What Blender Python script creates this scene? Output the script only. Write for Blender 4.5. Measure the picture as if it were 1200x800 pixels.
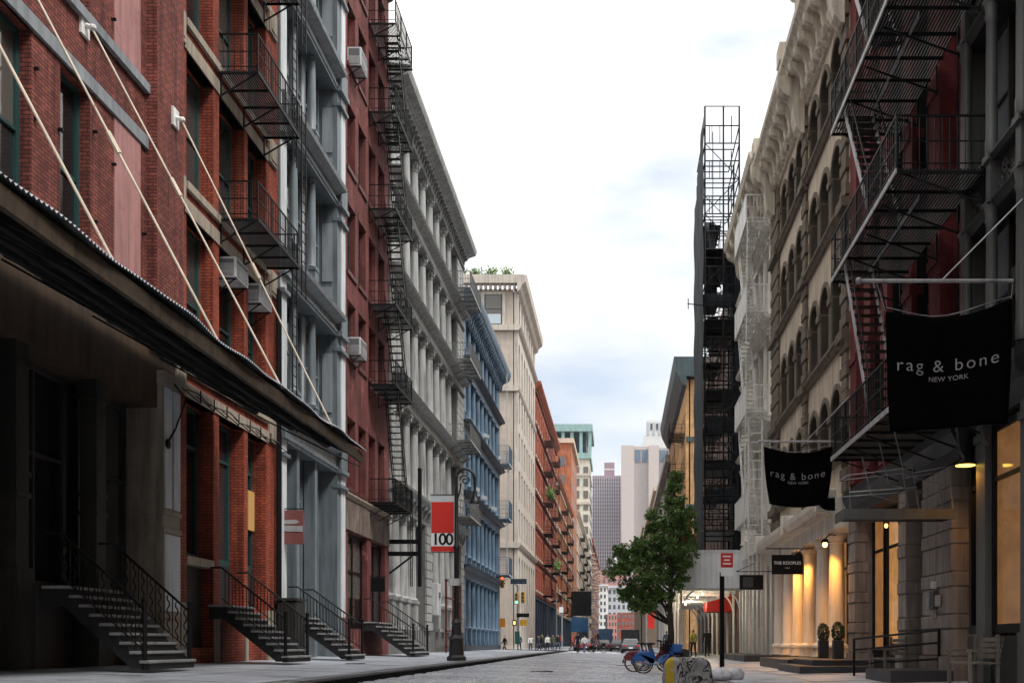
import bpy, math, random
from mathutils import Vector, Matrix
import numpy as np
random.seed(7)
sc = bpy.context.scene
for o in list(bpy.data.objects): bpy.data.objects.remove(o)
R = math.radians

# ------------------------------------------------------------------ camera
cam = bpy.data.cameras.new('camera'); camo = bpy.data.objects.new('camera', cam)
sc.collection.objects.link(camo); sc.camera = camo
camo.location = (0, 0, 1.0); camo.rotation_euler = (R(90), 0, 0)
cam.sensor_width = 36; cam.sensor_fit = 'HORIZONTAL'; cam.lens = 36*1240/1200
cam.shift_x = -125/1200; cam.shift_y = 354/1200
cam.clip_end = 6000; cam.clip_start = .1
sc.render.resolution_x = 1024; sc.render.resolution_y = 682

# ------------------------------------------------------------------ sky, sun, exposure
SUN_EL, SUN_AZ = 56, 118          # degrees; azimuth clockwise from +Y
w = bpy.data.worlds.new('World'); sc.world = w; w.use_nodes = True
nt = w.node_tree; nt.nodes.clear()
def wn(t, **k):
    n = nt.nodes.new(t)
    for a, b in k.items(): setattr(n, a, b)
    return n
out = wn('ShaderNodeOutputWorld'); bg = wn('ShaderNodeBackground')
sky = wn('ShaderNodeTexSky', sky_type='NISHITA', sun_disc=False)
sky.sun_elevation = R(SUN_EL); sky.sun_rotation = R(SUN_AZ)
sky.air_density = 1.0; sky.dust_density = .5
skm = wn('ShaderNodeVectorMath', operation='SCALE'); skm.inputs['Scale'].default_value = .14
nt.links.new(sky.outputs[0], skm.inputs[0])
tc = wn('ShaderNodeTexCoord')
mp = wn('ShaderNodeMapping'); mp.inputs['Scale'].default_value = (1.2, 1.2, 3.4); mp.inputs['Location'].default_value = (9.0, 6.4, .0)
nz = wn('ShaderNodeTexNoise'); nz.inputs['Scale'].default_value = 1.25; nz.inputs['Detail'].default_value = 7; nz.inputs['Roughness'].default_value = .55
rp = wn('ShaderNodeValToRGB'); rp.color_ramp.elements[0].position = .36; rp.color_ramp.elements[1].position = .52
rp.color_ramp.elements[0].color = (.36,.36,.36,1); rp.color_ramp.elements[1].color = (1,1,1,1)
nz2 = wn('ShaderNodeTexNoise'); nz2.inputs['Scale'].default_value = 2.6; nz2.inputs['Detail'].default_value = 6
rp2 = wn('ShaderNodeValToRGB'); rp2.color_ramp.elements[0].position = .3; rp2.color_ramp.elements[1].position = .62
rp2.color_ramp.elements[0].color = (.86,.84,.81,1); rp2.color_ramp.elements[1].color = (1.10,1.07,1.01,1)
mx = wn('ShaderNodeMix', data_type='RGBA')
nt.links.new(tc.outputs['Generated'], mp.inputs[0]); nt.links.new(mp.outputs[0], nz.inputs['Vector'])
nt.links.new(nz.outputs[0], rp.inputs[0]); nt.links.new(mp.outputs[0], nz2.inputs['Vector']); nt.links.new(nz2.outputs[0], rp2.inputs[0])
nt.links.new(rp.outputs[0], mx.inputs[0]); nt.links.new(skm.outputs[0], mx.inputs[6]); nt.links.new(rp2.outputs[0], mx.inputs[7])
# overcast sky: evenly brighter towards the zenith, as a cloud layer is
sx = wn('ShaderNodeSeparateXYZ'); nt.links.new(tc.outputs['Generated'], sx.inputs[0])
mr = wn('ShaderNodeMapRange'); mr.inputs[1].default_value = 0; mr.inputs[2].default_value = 1; mr.inputs[3].default_value = 1.0; mr.inputs[4].default_value = 2.7
z2 = wn('ShaderNodeMath', operation='MULTIPLY'); nt.links.new(sx.outputs[2], z2.inputs[0]); nt.links.new(sx.outputs[2], z2.inputs[1])
nt.links.new(z2.outputs[0], mr.inputs[0])
oc = wn('ShaderNodeVectorMath', operation='SCALE'); nt.links.new(mx.outputs[2], oc.inputs[0]); nt.links.new(mr.outputs[0], oc.inputs['Scale'])
nt.links.new(oc.outputs[0], bg.inputs[0]); bg.inputs[1].default_value = .37
nt.links.new(bg.outputs[0], out.inputs[0])
sl = bpy.data.lights.new('sun', 'SUN'); so = bpy.data.objects.new('sun', sl); sc.collection.objects.link(so)
sl.energy = 1.1; sl.angle = R(14); sl.color = (1, .97, .92)
sd = Vector((math.sin(R(SUN_AZ))*math.cos(R(SUN_EL)), math.cos(R(SUN_AZ))*math.cos(R(SUN_EL)), math.sin(R(SUN_EL))))
so.rotation_euler = (-sd).to_track_quat('-Z', 'Y').to_euler(); so.location = (40, -40, 80)
sc.view_settings.view_transform = 'Standard'; sc.view_settings.look = 'None'
sc.view_settings.exposure = 1.62; sc.view_settings.gamma = 1

# ------------------------------------------------------------------ mesh toolkit
class MB:
    def __init__(s): s.v = []; s.f = []
    def box(s, x0, x1, y0, y1, z0, z1):
        if x0 > x1: x0, x1 = x1, x0
        if y0 > y1: y0, y1 = y1, y0
        n = len(s.v)
        s.v += [(x0,y0,z0),(x1,y0,z0),(x1,y1,z0),(x0,y1,z0),(x0,y0,z1),(x1,y0,z1),(x1,y1,z1),(x0,y1,z1)]
        s.f += [(n,n+3,n+2,n+1),(n+4,n+5,n+6,n+7),(n,n+1,n+5,n+4),(n+1,n+2,n+6,n+5),(n+2,n+3,n+7,n+6),(n+3,n,n+4,n+7)]
        return s
    def poly(s, pts):
        n = len(s.v); s.v += [tuple(p) for p in pts]; s.f.append(tuple(range(n, n+len(pts)))); return s
    def prism(s, pts, ax):
        """pts: closed outline, extruded by the vector ax"""
        n = len(s.v); m = len(pts); a = Vector(ax)
        s.v += [tuple(p) for p in pts] + [tuple(Vector(p)+a) for p in pts]
        s.f.append(tuple(range(n+m-1, n-1, -1))); s.f.append(tuple(range(n+m, n+2*m)))
        for i in range(m):
            j = (i+1) % m; s.f.append((n+i, n+j, n+m+j, n+m+i))
        return s
    def bar(s, p, q, wd, ht=None):
        """rectangular bar from p to q"""
        p = Vector(p); q = Vector(q); d = (q-p).normalized(); ht = ht or wd
        up = Vector((0,0,1)) if abs(d.z) < .95 else Vector((0,1,0))
        a = d.cross(up).normalized()*wd/2; b = a.cross(d).normalized()*ht/2
        return s.prism([p-a-b, p+a-b, p+a+b, p-a+b], q-p)
    def tube(s, pts, r, n=6, caps=True):
        pts = [Vector(p) for p in pts]; base = len(s.v); rr = r if isinstance(r, (list,tuple)) else [r]*len(pts)
        for i, p in enumerate(pts):
            d = (pts[min(i+1,len(pts)-1)] - pts[max(i-1,0)]).normalized()
            up = Vector((0,0,1)) if abs(d.z) < .9 else Vector((1,0,0))
            a = d.cross(up).normalized(); b = a.cross(d)
            for k in range(n):
                t = 2*math.pi*k/n; s.v.append(tuple(p + (a*math.cos(t)+b*math.sin(t))*rr[i]))
        for i in range(len(pts)-1):
            for k in range(n):
                k2 = (k+1) % n; o = base+i*n
                s.f.append((o+k, o+k2, o+n+k2, o+n+k))
        if caps:
            s.f.append(tuple(range(base+n-1, base-1, -1))); e = base+(len(pts)-1)*n; s.f.append(tuple(range(e, e+n)))
        return s
    def lathe(s, prof, cx=0, cy=0, n=12):
        base = len(s.v)
        for r, z in prof:
            for k in range(n):
                t = 2*math.pi*(k+.5)/n; s.v.append((cx+r*math.cos(t), cy+r*math.sin(t), z))
        for i in range(len(prof)-1):
            for k in range(n):
                k2 = (k+1) % n; o = base+i*n; s.f.append((o+k, o+k2, o+n+k2, o+n+k))
        s.f.append(tuple(range(base+n-1, base-1, -1))); e = base+(len(prof)-1)*n; s.f.append(tuple(range(e, e+n)))
        return s
    def ell(s, c, rx, ry, rz, nu=10, nv=6, jit=0):
        base = len(s.v)
        for i in range(nv+1):
            ph = math.pi*i/nv
            for k in range(nu):
                t = 2*math.pi*k/nu; j = 1+random.uniform(-jit, jit)
                s.v.append((c[0]+rx*j*math.sin(ph)*math.cos(t), c[1]+ry*j*math.sin(ph)*math.sin(t), c[2]+rz*j*math.cos(ph)))
        for i in range(nv):
            for k in range(nu):
                k2 = (k+1) % nu; o = base+i*nu; s.f.append((o+k, o+nu+k, o+nu+k2, o+k2))
        return s
    def mesh(s, name, mat=None, off=(0,0,0), smooth=False):
        me = bpy.data.meshes.new(name); ox, oy, oz = off
        me.from_pydata([(x-ox, y-oy, z-oz) for x, y, z in s.v], [], s.f)
        if mat: me.materials.append(mat)
        if smooth: me.shade_smooth(); me.set_sharp_from_angle(angle=R(38))
        me.update(); return me
def wloc(o):
    v = Vector((0,0,0))
    while o: v += o.location; o = o.parent
    return v
def put(name, me, parent=None, loc=(0,0,0), rot=None):
    """link a mesh; loc is given in the world (roots carry no rotation while they are built)"""
    o = bpy.data.objects.new(name, me); sc.collection.objects.link(o)
    if parent: o.parent = parent; o.location = Vector(loc) - wloc(parent)
    else: o.location = loc
    if rot: o.rotation_euler = rot
    return o
def obj(name, mb, mat, parent=None, smooth=False, bevel=0):
    base = wloc(parent) if parent else Vector((0,0,0))
    o = bpy.data.objects.new(name, mb.mesh(name, mat, base, smooth)); sc.collection.objects.link(o)
    if parent: o.parent = parent
    if bevel:
        b = o.modifiers.new('bevel', 'BEVEL'); b.width = bevel; b.segments = 2; b.limit_method = 'ANGLE'
    return o
def tag(o, label, cat, group=None, kind=None):
    if label: o['label'] = label
    if cat: o['category'] = cat
    if group: o['group'] = group
    if kind: o['kind'] = kind
    return o
def thing(name, label, cat, loc, group=None):
    o = bpy.data.objects.new(name, None); sc.collection.objects.link(o); o.location = loc; o.empty_display_size = .3
    return tag(o, label, cat, group)
def single(name, mb, mat, label, cat, loc=(0,0,0), group=None, smooth=False, bevel=0):
    o = bpy.data.objects.new(name, mb.mesh(name, mat, loc, smooth)); sc.collection.objects.link(o); o.location = loc
    if bevel:
        b = o.modifiers.new('bevel', 'BEVEL'); b.width = bevel; b.segments = 2; b.limit_method = 'ANGLE'
    return tag(o, label, cat, group)
def struct(name, mb, mat, smooth=False): return tag(obj(name, mb, mat, None, smooth), None, None, None, 'structure')
def copy_tree(o, loc=None, parent=None):
    c = o.copy(); sc.collection.objects.link(c)
    if parent: c.parent = parent
    if loc is not None: c.location = loc
    for ch in list(o.children): copy_tree(ch, None, c)
    return c

# ------------------------------------------------------------------ materials
def newmat(name):
    m = bpy.data.materials.new(name); m.use_nodes = True; t = m.node_tree; t.nodes.clear()
    o = t.nodes.new('ShaderNodeOutputMaterial'); p = t.nodes.new('ShaderNodeBsdfPrincipled'); t.links.new(p.outputs[0], o.inputs[0])
    return m, t, p
def N(t, ty, ins=None, **k):
    n = t.nodes.new(ty)
    for a, b in k.items(): setattr(n, a, b)
    for a, b in (ins or {}).items():
        if hasattr(b, 'is_output'): t.links.new(b, n.inputs[a])
        else: n.inputs[a].default_value = b
    return n
def fac_uv(t):
    """wall coordinates: (along the wall, up) for faces that look along X or along Y"""
    g = N(t, 'ShaderNodeNewGeometry'); sp = N(t, 'ShaderNodeSeparateXYZ', {0: g.outputs['Position']}); sn = N(t, 'ShaderNodeSeparateXYZ', {0: g.outputs['True Normal']})
    ab = N(t, 'ShaderNodeMath', {0: sn.outputs[1]}, operation='ABSOLUTE'); gt = N(t, 'ShaderNodeMath', {0: ab.outputs[0], 1: .5}, operation='GREATER_THAN')
    mi = N(t, 'ShaderNodeMix', {0: gt.outputs[0], 2: sp.outputs[1], 3: sp.outputs[0]}, data_type='FLOAT')
    c = N(t, 'ShaderNodeCombineXYZ', {0: mi.outputs[0], 1: sp.outputs[2]})
    return g, c
def dirt(t, g, col, var, streak, wear=None):
    """colour variation of the surface itself: blotches, rain streaks, patches of wear"""
    n1 = N(t, 'ShaderNodeTexNoise', {'Vector': g.outputs['Position'], 'Scale': .9, 'Detail': 8, 'Roughness': .65})
    r1 = N(t, 'ShaderNodeMapRange', {0: n1.outputs[0], 1: .3, 2: .7, 3: 1-var, 4: 1+var})
    mp = N(t, 'ShaderNodeMapping', {0: g.outputs['Position'], 3: (5, 5, .35)})
    n2 = N(t, 'ShaderNodeTexNoise', {'Vector': mp.outputs[0], 'Scale': 1, 'Detail': 5, 'Roughness': .6})
    r2 = N(t, 'ShaderNodeMapRange', {0: n2.outputs[0], 1: .45, 2: .68, 3: 1, 4: max(.2, 1-streak*1.7)})
    mu = N(t, 'ShaderNodeMath', {0: r1.outputs[0], 1: r2.outputs[0]}, operation='MULTIPLY')
    vm = N(t, 'ShaderNodeVectorMath', {0: col, 'Scale': mu.outputs[0]}, operation='SCALE')
    o = vm.outputs[0]
    if wear:
        n3 = N(t, 'ShaderNodeTexNoise', {'Vector': g.outputs['Position'], 'Scale': wear[1], 'Detail': 9, 'Roughness': .7})
        r3 = N(t, 'ShaderNodeMapRange', {0: n3.outputs[0], 1: wear[2], 2: wear[2]+.06, 3: 0, 4: wear[3]})
        mm = N(t, 'ShaderNodeMix', {0: r3.outputs[0], 6: o, 7: (*wear[0], 1)}, data_type='RGBA'); o = mm.outputs[2]
    return o
def M(name, col, rough=.75, var=.16, streak=.18, metal=0, bump=.12, bscale=18, spec=.35, wear=None, emit=None):
    m, t, p = newmat(name)
    g = N(t, 'ShaderNodeNewGeometry')
    rgb = N(t, 'ShaderNodeRGB'); rgb.outputs[0].default_value = (*col, 1)
    t.links.new(dirt(t, g, rgb.outputs[0], var, streak, wear), p.inputs['Base Color'])
    p.inputs['Roughness'].default_value = rough; p.inputs['Metallic'].default_value = metal; p.inputs['Specular IOR Level'].default_value = spec
    if bump:
        n = N(t, 'ShaderNodeTexNoise', {'Vector': g.outputs['Position'], 'Scale': bscale, 'Detail': 6})
        b = N(t, 'ShaderNodeBump', {'Strength': bump, 'Distance': .02, 'Height': n.outputs[0]}); t.links.new(b.outputs[0], p.inputs['Normal'])
    if emit: p.inputs['Emission Color'].default_value = (*emit[0], 1); p.inputs['Emission Strength'].default_value = emit[1]
    return m
def BRICK(name, c1, c2, mortar, wdt=.22, row=.078, var=.3, streak=.3, wear=None, rough=.85, msize=.011):
    m, t, p = newmat(name); g, uv = fac_uv(t)
    b = N(t, 'ShaderNodeTexBrick', {'Vector': uv.outputs[0], 'Color1': (*c1,1), 'Color2': (*c2,1), 'Mortar': (*mortar,1), 'Scale': 1, 'Mortar Size': msize, 'Brick Width': wdt, 'Row Height': row, 'Bias': -.1})
    t.links.new(dirt(t, g, b.outputs[0], var, streak, wear), p.inputs['Base Color'])
    p.inputs['Roughness'].default_value = rough; p.inputs['Specular IOR Level'].default_value = .25
    n = N(t, 'ShaderNodeTexNoise', {'Vector': g.outputs['Position'], 'Scale': 30, 'Detail': 4})
    a = N(t, 'ShaderNodeMath', {0: n.outputs[0], 1: .5, 2: 0}, operation='MULTIPLY'); s = N(t, 'ShaderNodeMath', {0: a.outputs[0], 1: b.outputs['Fac']}, operation='SUBTRACT')
    bm = N(t, 'ShaderNodeBump', {'Strength': .5, 'Distance': .012, 'Height': s.outputs[0]}); t.links.new(bm.outputs[0], p.inputs['Normal'])
    return m
def GLASS(name, dark, light, rough=.06, bump=.02, blind=(.10,.094,.084)):
    """window glass over a dim room: dark, mirror-like, a few with pale blinds"""
    m, t, p = newmat(name)
    oi = N(t, 'ShaderNodeObjectInfo'); r = N(t, 'ShaderNodeValToRGB', {0: oi.outputs['Random']})
    e = r.color_ramp.elements; e[0].color = (*dark,1); e[1].color = (*light,1); e[0].position = .45; e[1].position = 1
    tc_ = N(t, 'ShaderNodeTexCoord'); sp = N(t, 'ShaderNodeSeparateXYZ', {0: tc_.outputs['Generated']})
    q = N(t, 'ShaderNodeMath', {0: oi.outputs['Random'], 1: 7.13}, operation='MULTIPLY'); fr = N(t, 'ShaderNodeMath', {0: q.outputs[0]}, operation='FRACT')
    th = N(t, 'ShaderNodeMapRange', {0: fr.outputs[0], 1: .55, 2: 1, 3: 1.01, 4: .3}); gt = N(t, 'ShaderNodeMath', {0: sp.outputs[2], 1: th.outputs[0]}, operation='GREATER_THAN')
    bl = N(t, 'ShaderNodeMix', {0: gt.outputs[0], 6: r.outputs[0], 7: (*blind,1)}, data_type='RGBA')
    t.links.new(bl.outputs[2], p.inputs['Base Color']); p.inputs['Roughness'].default_value = rough; p.inputs['Specular IOR Level'].default_value = .8
    g = N(t, 'ShaderNodeNewGeometry'); n = N(t, 'ShaderNodeTexNoise', {'Vector': g.outputs['Position'], 'Scale': 1.7, 'Detail': 2})
    b = N(t, 'ShaderNodeBump', {'Strength': bump*4, 'Distance': .05, 'Height': n.outputs[0]}); t.links.new(b.outputs[0], p.inputs['Normal'])
    return m
def EMIT(name, col, st, base=(.3,.2,.1)):
    m, t, p = newmat(name); p.inputs['Base Color'].default_value = (*base,1)
    p.inputs['Emission Color'].default_value = (*col,1); p.inputs['Emission Strength'].default_value = st; p.inputs['Roughness'].default_value = .3
    return m

def LIT(name, col, st):
    """lamp-lit shop interior behind glass: uneven glow, darker shelves and goods"""
    m, t, p = newmat(name); g = N(t, 'ShaderNodeNewGeometry'); p.inputs['Base Color'].default_value = (.10,.065,.04,1); p.inputs['Roughness'].default_value = .08; p.inputs['Emission Color'].default_value = (*col,1)
    mp_ = N(t, 'ShaderNodeMapping', {0: g.outputs['Position'], 3: (1.3,1.3,2.2)}); n = N(t, 'ShaderNodeTexNoise', {'Vector': mp_.outputs[0], 'Scale': 1.1, 'Detail': 5}); n2 = N(t, 'ShaderNodeTexVoronoi', {'Vector': mp_.outputs[0], 'Scale': 2.6})
    r = N(t, 'ShaderNodeMapRange', {0: n.outputs[0], 1: .3, 2: .7, 3: .72, 4: 1.15}); r2 = N(t, 'ShaderNodeMapRange', {0: n2.outputs[0], 1: .1, 2: .5, 3: .88, 4: 1.04}); a_ = N(t, 'ShaderNodeMath', {0: r.outputs[0], 1: r2.outputs[0]}, operation='MULTIPLY'); b_ = N(t, 'ShaderNodeMath', {0: a_.outputs[0], 1: st}, operation='MULTIPLY')
    t.links.new(b_.outputs[0], p.inputs['Emission Strength']); return m
m_brickA = BRICK('brick_dark_red', (.27,.076,.055), (.15,.038,.030), (.055,.026,.025), wear=((.30,.12,.11), 3.1, .60, .35))
m_pink = M('pink_painted_brick', (.40,.20,.19), .8, .16, .22, wear=((.27,.10,.095), 1.7, .57, .55))
m_brickB = BRICK('brick_orange_red', (.40,.082,.040), (.25,.046,.026), (.085,.03,.022))
m_brickC = BRICK('brick_maroon', (.20,.055,.05), (.145,.042,.04), (.11,.05,.045), wear=((.36,.13,.12), 1.3, .6, .55))
m_brickD = BRICK('brick_red_far', (.44,.11,.065), (.36,.085,.05), (.22,.09,.06))
m_brickE = BRICK('brick_orange_far', (.50,.17,.08), (.42,.14,.07), (.25,.12,.08))
m_redpaint = BRICK('brick_red_painted', (.17,.030,.032), (.14,.026,.028), (.11,.026,.027), msize=.005, wear=((.32,.15,.155), 2.2, .62, .5))
m_side = BRICK('brick_side_wall', (.17,.10,.08), (.13,.08,.065), (.12,.10,.09))
m_stone = M('brown_stone', (.33,.28,.225), .85, .18, .25)
m_stoneg = M('grey_stone_band', (.25,.27,.29), .8, .15, .2)
m_beige = M('beige_limestone', (.53,.475,.42), .85, .12, .2)
m_beigeb = BRICK('beige_brick', (.54,.46,.39), (.49,.42,.36), (.40,.36,.32), .4, .12, .1, .12)
m_bluegrey = M('blue_grey_paint', (.15,.18,.20), .5, .14, .25, bump=.05, spec=.45)
m_palegrey = M('pale_blue_white_paint', (.60,.635,.66), .55, .10, .2, bump=.05)
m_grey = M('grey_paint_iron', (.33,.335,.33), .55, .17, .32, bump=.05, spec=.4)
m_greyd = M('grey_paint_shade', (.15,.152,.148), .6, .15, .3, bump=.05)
m_blue = M('blue_paint_iron', (.095,.155,.225), .5, .18, .32, bump=.05, spec=.45)
m_blued = M('dark_blue_trim', (.03,.046,.068), .5, .12, .2, bump=.05)
m_tan = M('tan_sandstone', (.58,.49,.38), .85, .18, .25)
m_tand = M('brown_sandstone_trim', (.155,.125,.093), .85, .2, .25)
m_tanc = M('cream_stone_cornice', (.66,.59,.48), .8, .16, .25)
m_white = M('cream_white_paint', (.76,.72,.64), .6, .08, .2, bump=.05)
m_whitem = M('white_painted_metal', (.76,.75,.72), .5, .1, .2, bump=.05)
m_iron = M('grey_green_cast_iron', (.085,.092,.09), .5, .14, .2, bump=.06, spec=.45)
m_irond = M('dark_cast_iron', (.028,.029,.029), .5, .15, .2, bump=.06, spec=.45)
m_black = M('black_painted_iron', (.005,.005,.0058), .5, .2, .1, bump=.05, spec=.2)
m_blackr = M('weathered_black_iron', (.010,.009,.009), .55, .25, .2, bump=.05, spec=.2)
m_paleiron = M('worn_pale_iron', (.38,.38,.39), .45, .15, .3, bump=.05, spec=.5)
m_green = M('dark_green_window_paint', (.018,.062,.060), .45, .1, .1, bump=.03, spec=.5)
m_frame = M('dark_window_frame', (.03,.032,.035), .5, .1, .1, bump=.03)
m_framer = M('maroon_window_frame', (.10,.028,.028), .5, .1, .1, bump=.03)
m_framew = M('pale_window_frame', (.5,.5,.48), .5, .1, .1, bump=.03)
m_glass = GLASS('window_glass', (.010,.012,.014), (.07,.075,.075))
m_glassb = GLASS('bright_window_glass', (.05,.065,.075), (.2,.22,.22))
m_glassf = GLASS('far_window_glass', (.05,.06,.075), (.18,.2,.22), .15)
m_glasssky = GLASS('painted_sky_reflection_glass', (.42,.50,.55), (.55,.62,.66))  # pale base colour stands in for a bright sky reflection
m_glassr = GLASS('painted_cool_reflection_glass', (.16,.19,.21), (.30,.34,.36), blind=(.20,.23,.25))  # blue-grey base colour imitates reflected sky in the panes
m_frieze = M('pale_slate_paint', (.27,.30,.32), .5, .1, .2, bump=.05)
m_brownf = M('dark_brown_frame', (.045,.036,.028), .6, .1, .1, bump=.03)
m_steel = M('galvanised_steel', (.34,.35,.36), .5, .2, .2, metal=.5, bump=.04)
m_acbody = M('white_enamel', (.58,.59,.60), .5, .08, .25, bump=.03)
m_acdark = M('grille_grey', (.13,.135,.14), .6, .1, .1, bump=.03)
m_rust = M('rusty_fascia', (.055,.038,.024), .8, .3, .35, bump=.2, wear=((.09,.045,.02), 2.5, .58, .6))
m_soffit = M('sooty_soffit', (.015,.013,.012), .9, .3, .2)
m_rope = M('pale_rod_paint', (.62,.53,.42), .6, .2, .1, bump=.03, wear=((.28,.13,.06), 6, .62, .7))
m_tread = M('blue_stone_tread', (.27,.28,.285), .7, .3, .1, wear=((.12,.12,.12), 3.5, .55, .6))
m_riser = M('dark_riser', (.018,.018,.019), .7, .2, .2)
m_wood = M('weathered_wood', (.17,.15,.125), .8, .25, .25, bscale=40)
m_lit = LIT('lit_shop_interior', (1, .46, .14), .13)
m_litd = LIT('dim_lit_interior', (1, .43, .13), .08)
m_bulb = EMIT('lamp_bulb', (1, .5, .12), 4)

# ------------------------------------------------------------------ facade toolkit: s = -1 left side of the street, +1 right side; d = distance out from the facade towards the street
XW = {-1: -10.5, 1: 7.0}
def F(s, d): return XW[s] - s*d
CACHE = {}
def bld(name, label, s, y0, y1, z=.5): return thing(name, label, 'building', (F(s,0), (y0+y1)/2, z))
def wall(root, s, y0, y1, z0, z1, ops, mat, d=0, t=.45, name='wall', rev=None):
    """wall with openings (ya, yb, za, zb[, arch rise]) and their reveals"""
    m = MB(); xf, xb = F(s,d), F(s,d-t)
    ys = sorted({y0,y1,*[o[0] for o in ops],*[o[1] for o in ops]}); zs = sorted({z0,z1,*[o[2] for o in ops],*[o[3] for o in ops]})
    ys = [y for y in ys if y0 <= y <= y1]; zs = [z for z in zs if z0 <= z <= z1]
    for a, b in zip(zs, zs[1:]):
        zc = (a+b)/2; run = None
        for c, e in zip(ys, ys[1:]):
            yc = (c+e)/2; hole = any(o[0] < yc < o[1] and o[2] < zc < o[3] for o in ops)
            if not hole:
                run = (run[0] if run else c, e)
            if (hole or e == ys[-1]) and run:
                m.poly([(xf,run[0],a),(xf,run[1],a),(xf,run[1],b),(xf,run[0],b)]); run = None
    n_front = len(m.f); fronts = set()
    for o in ops:
        ya, yb, za, zb = o[:4]; ar = o[4] if len(o) > 4 else 0; zt = zb-ar
        m.poly([(xf,ya,za),(xb,ya,za),(xb,ya,zt),(xf,ya,zt)]); m.poly([(xf,yb,za),(xb,yb,za),(xb,yb,zt),(xf,yb,zt)])
        m.poly([(xf,ya,za),(xb,ya,za),(xb,yb,za),(xf,yb,za)])
        if not ar: m.poly([(xf,ya,zt),(xb,ya,zt),(xb,yb,zt),(xf,yb,zt)])
        else:
            K = 12; yc = (ya+yb)/2; r = (yb-ya)/2
            P = [(yc-r*math.cos(math.pi*k/K), zt+ar*math.sin(math.pi*k/K)) for k in range(K+1)]
            for (p, q), (p2, q2) in zip(P, P[1:]):
                fronts.add(len(m.f)); m.poly([(xf,p,q),(xf,p2,q2),(xf,p2,zb),(xf,p,zb)]); m.poly([(xf,p,q),(xb,p,q),(xb,p2,q2),(xf,p2,q2)])
    n_rev = len(m.f)
    for y in (y0, y1): m.poly([(xf,y,z0),(xb,y,z0),(xb,y,z1),(xf,y,z1)])
    m.poly([(xf,y0,z1),(xb,y0,z1),(xb,y1,z1),(xf,y1,z1)])
    o = obj(name, m, mat, root)
    if rev:
        o.data.materials.append(rev)
        for i in range(n_front, n_rev):
            if i not in fronts: o.data.polygons[i].material_index = 1
    return o
def body(root, s, y0, y1, z0, z1, mat, t=.45, depth=13, d=0):
    return obj('building_body', MB().box(F(s,d-t-.14), F(s,-depth), y0+.01, y1-.01, z0, z1-.03), mat, root)
def slab(root, s, y0, y1, z0, z1, d0, d1, mat, name, bevel=0):
    return obj(name, MB().box(F(s,d0), F(s,d1), y0, y1, z0, z1), mat, root, bevel=bevel)
def win(root, s, ya, yb, za, zb, d, fm, gm, kind='sash', ar=0, bw=.07, name='window'):
    w_, h_ = round(yb-ya,3), round(zb-za,3); key = ('w', w_, h_, kind, fm.name, ar, bw)
    if key not in CACHE:
        m = MB(); e = .045; zt = h_-ar
        m.box(-e,e,0,bw,0,zt); m.box(-e,e,w_-bw,w_,0,zt); m.box(-e,e,bw,w_-bw,0,bw*1.3)
        if not ar: m.box(-e,e,bw,w_-bw,h_-bw,h_)
        else:
            K = 10; r = w_/2
            for k in range(K):
                a0, a1 = math.pi*k/K, math.pi*(k+1)/K
                p = [(r-rr*math.cos(a), zt+(ar-(r-rr))*math.sin(a)) for rr, a in ((r,a0),(r,a1),(r-bw,a1),(r-bw,a0))]
                m.prism([(-e,y,z) for y, z in p], (2*e,0,0))
        if kind in ('sash','two'): m.box(-e*.7,e*.9,bw,w_-bw,h_*.5-.03,h_*.5+.03)
        if kind in ('tall',): m.box(-e*.8,e,bw,w_-bw,h_*.74-.04,h_*.74+.04)
        if kind in ('two','tall2'): m.box(-e*.8,e*1.05,w_/2-.035,w_/2+.035,bw,h_-bw-ar*.02)
        if kind == 'tall2': m.box(-e*.7,e*.9,bw,w_-bw,h_*.6-.04,h_*.6+.04)
        if kind == 'grid':
            for i in range(1,3): m.box(-e*.7,e*.9,w_*i/3-.02,w_*i/3+.02,bw,h_-bw)
            for i in range(1,4): m.box(-e*.6,e*.8,bw,w_-bw,h_*i/4-.02,h_*i/4+.02)
        g = MB(); q = bw*.5
        if not ar: g.poly([(0,q,q),(0,w_-q,q),(0,w_-q,h_-q),(0,q,h_-q)])
        else:
            K = 10; r = w_/2; g.poly([(0,q,q),(0,w_-q,q)]+[(0,r+(r-q)*math.cos(math.pi*k/K),zt+(ar-q)*math.sin(math.pi*k/K)) for k in range(K+1)])
        CACHE[key] = (m.mesh('window_frame', fm), {}, g)
    fr, panes, g = CACHE[key]
    if gm.name not in panes: panes[gm.name] = g.mesh('pane', gm)
    o = put(name, fr, root, (F(s,d), ya, za)); put('pane', panes[gm.name], o, (F(s,d-.012), ya, za))
    return o
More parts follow.
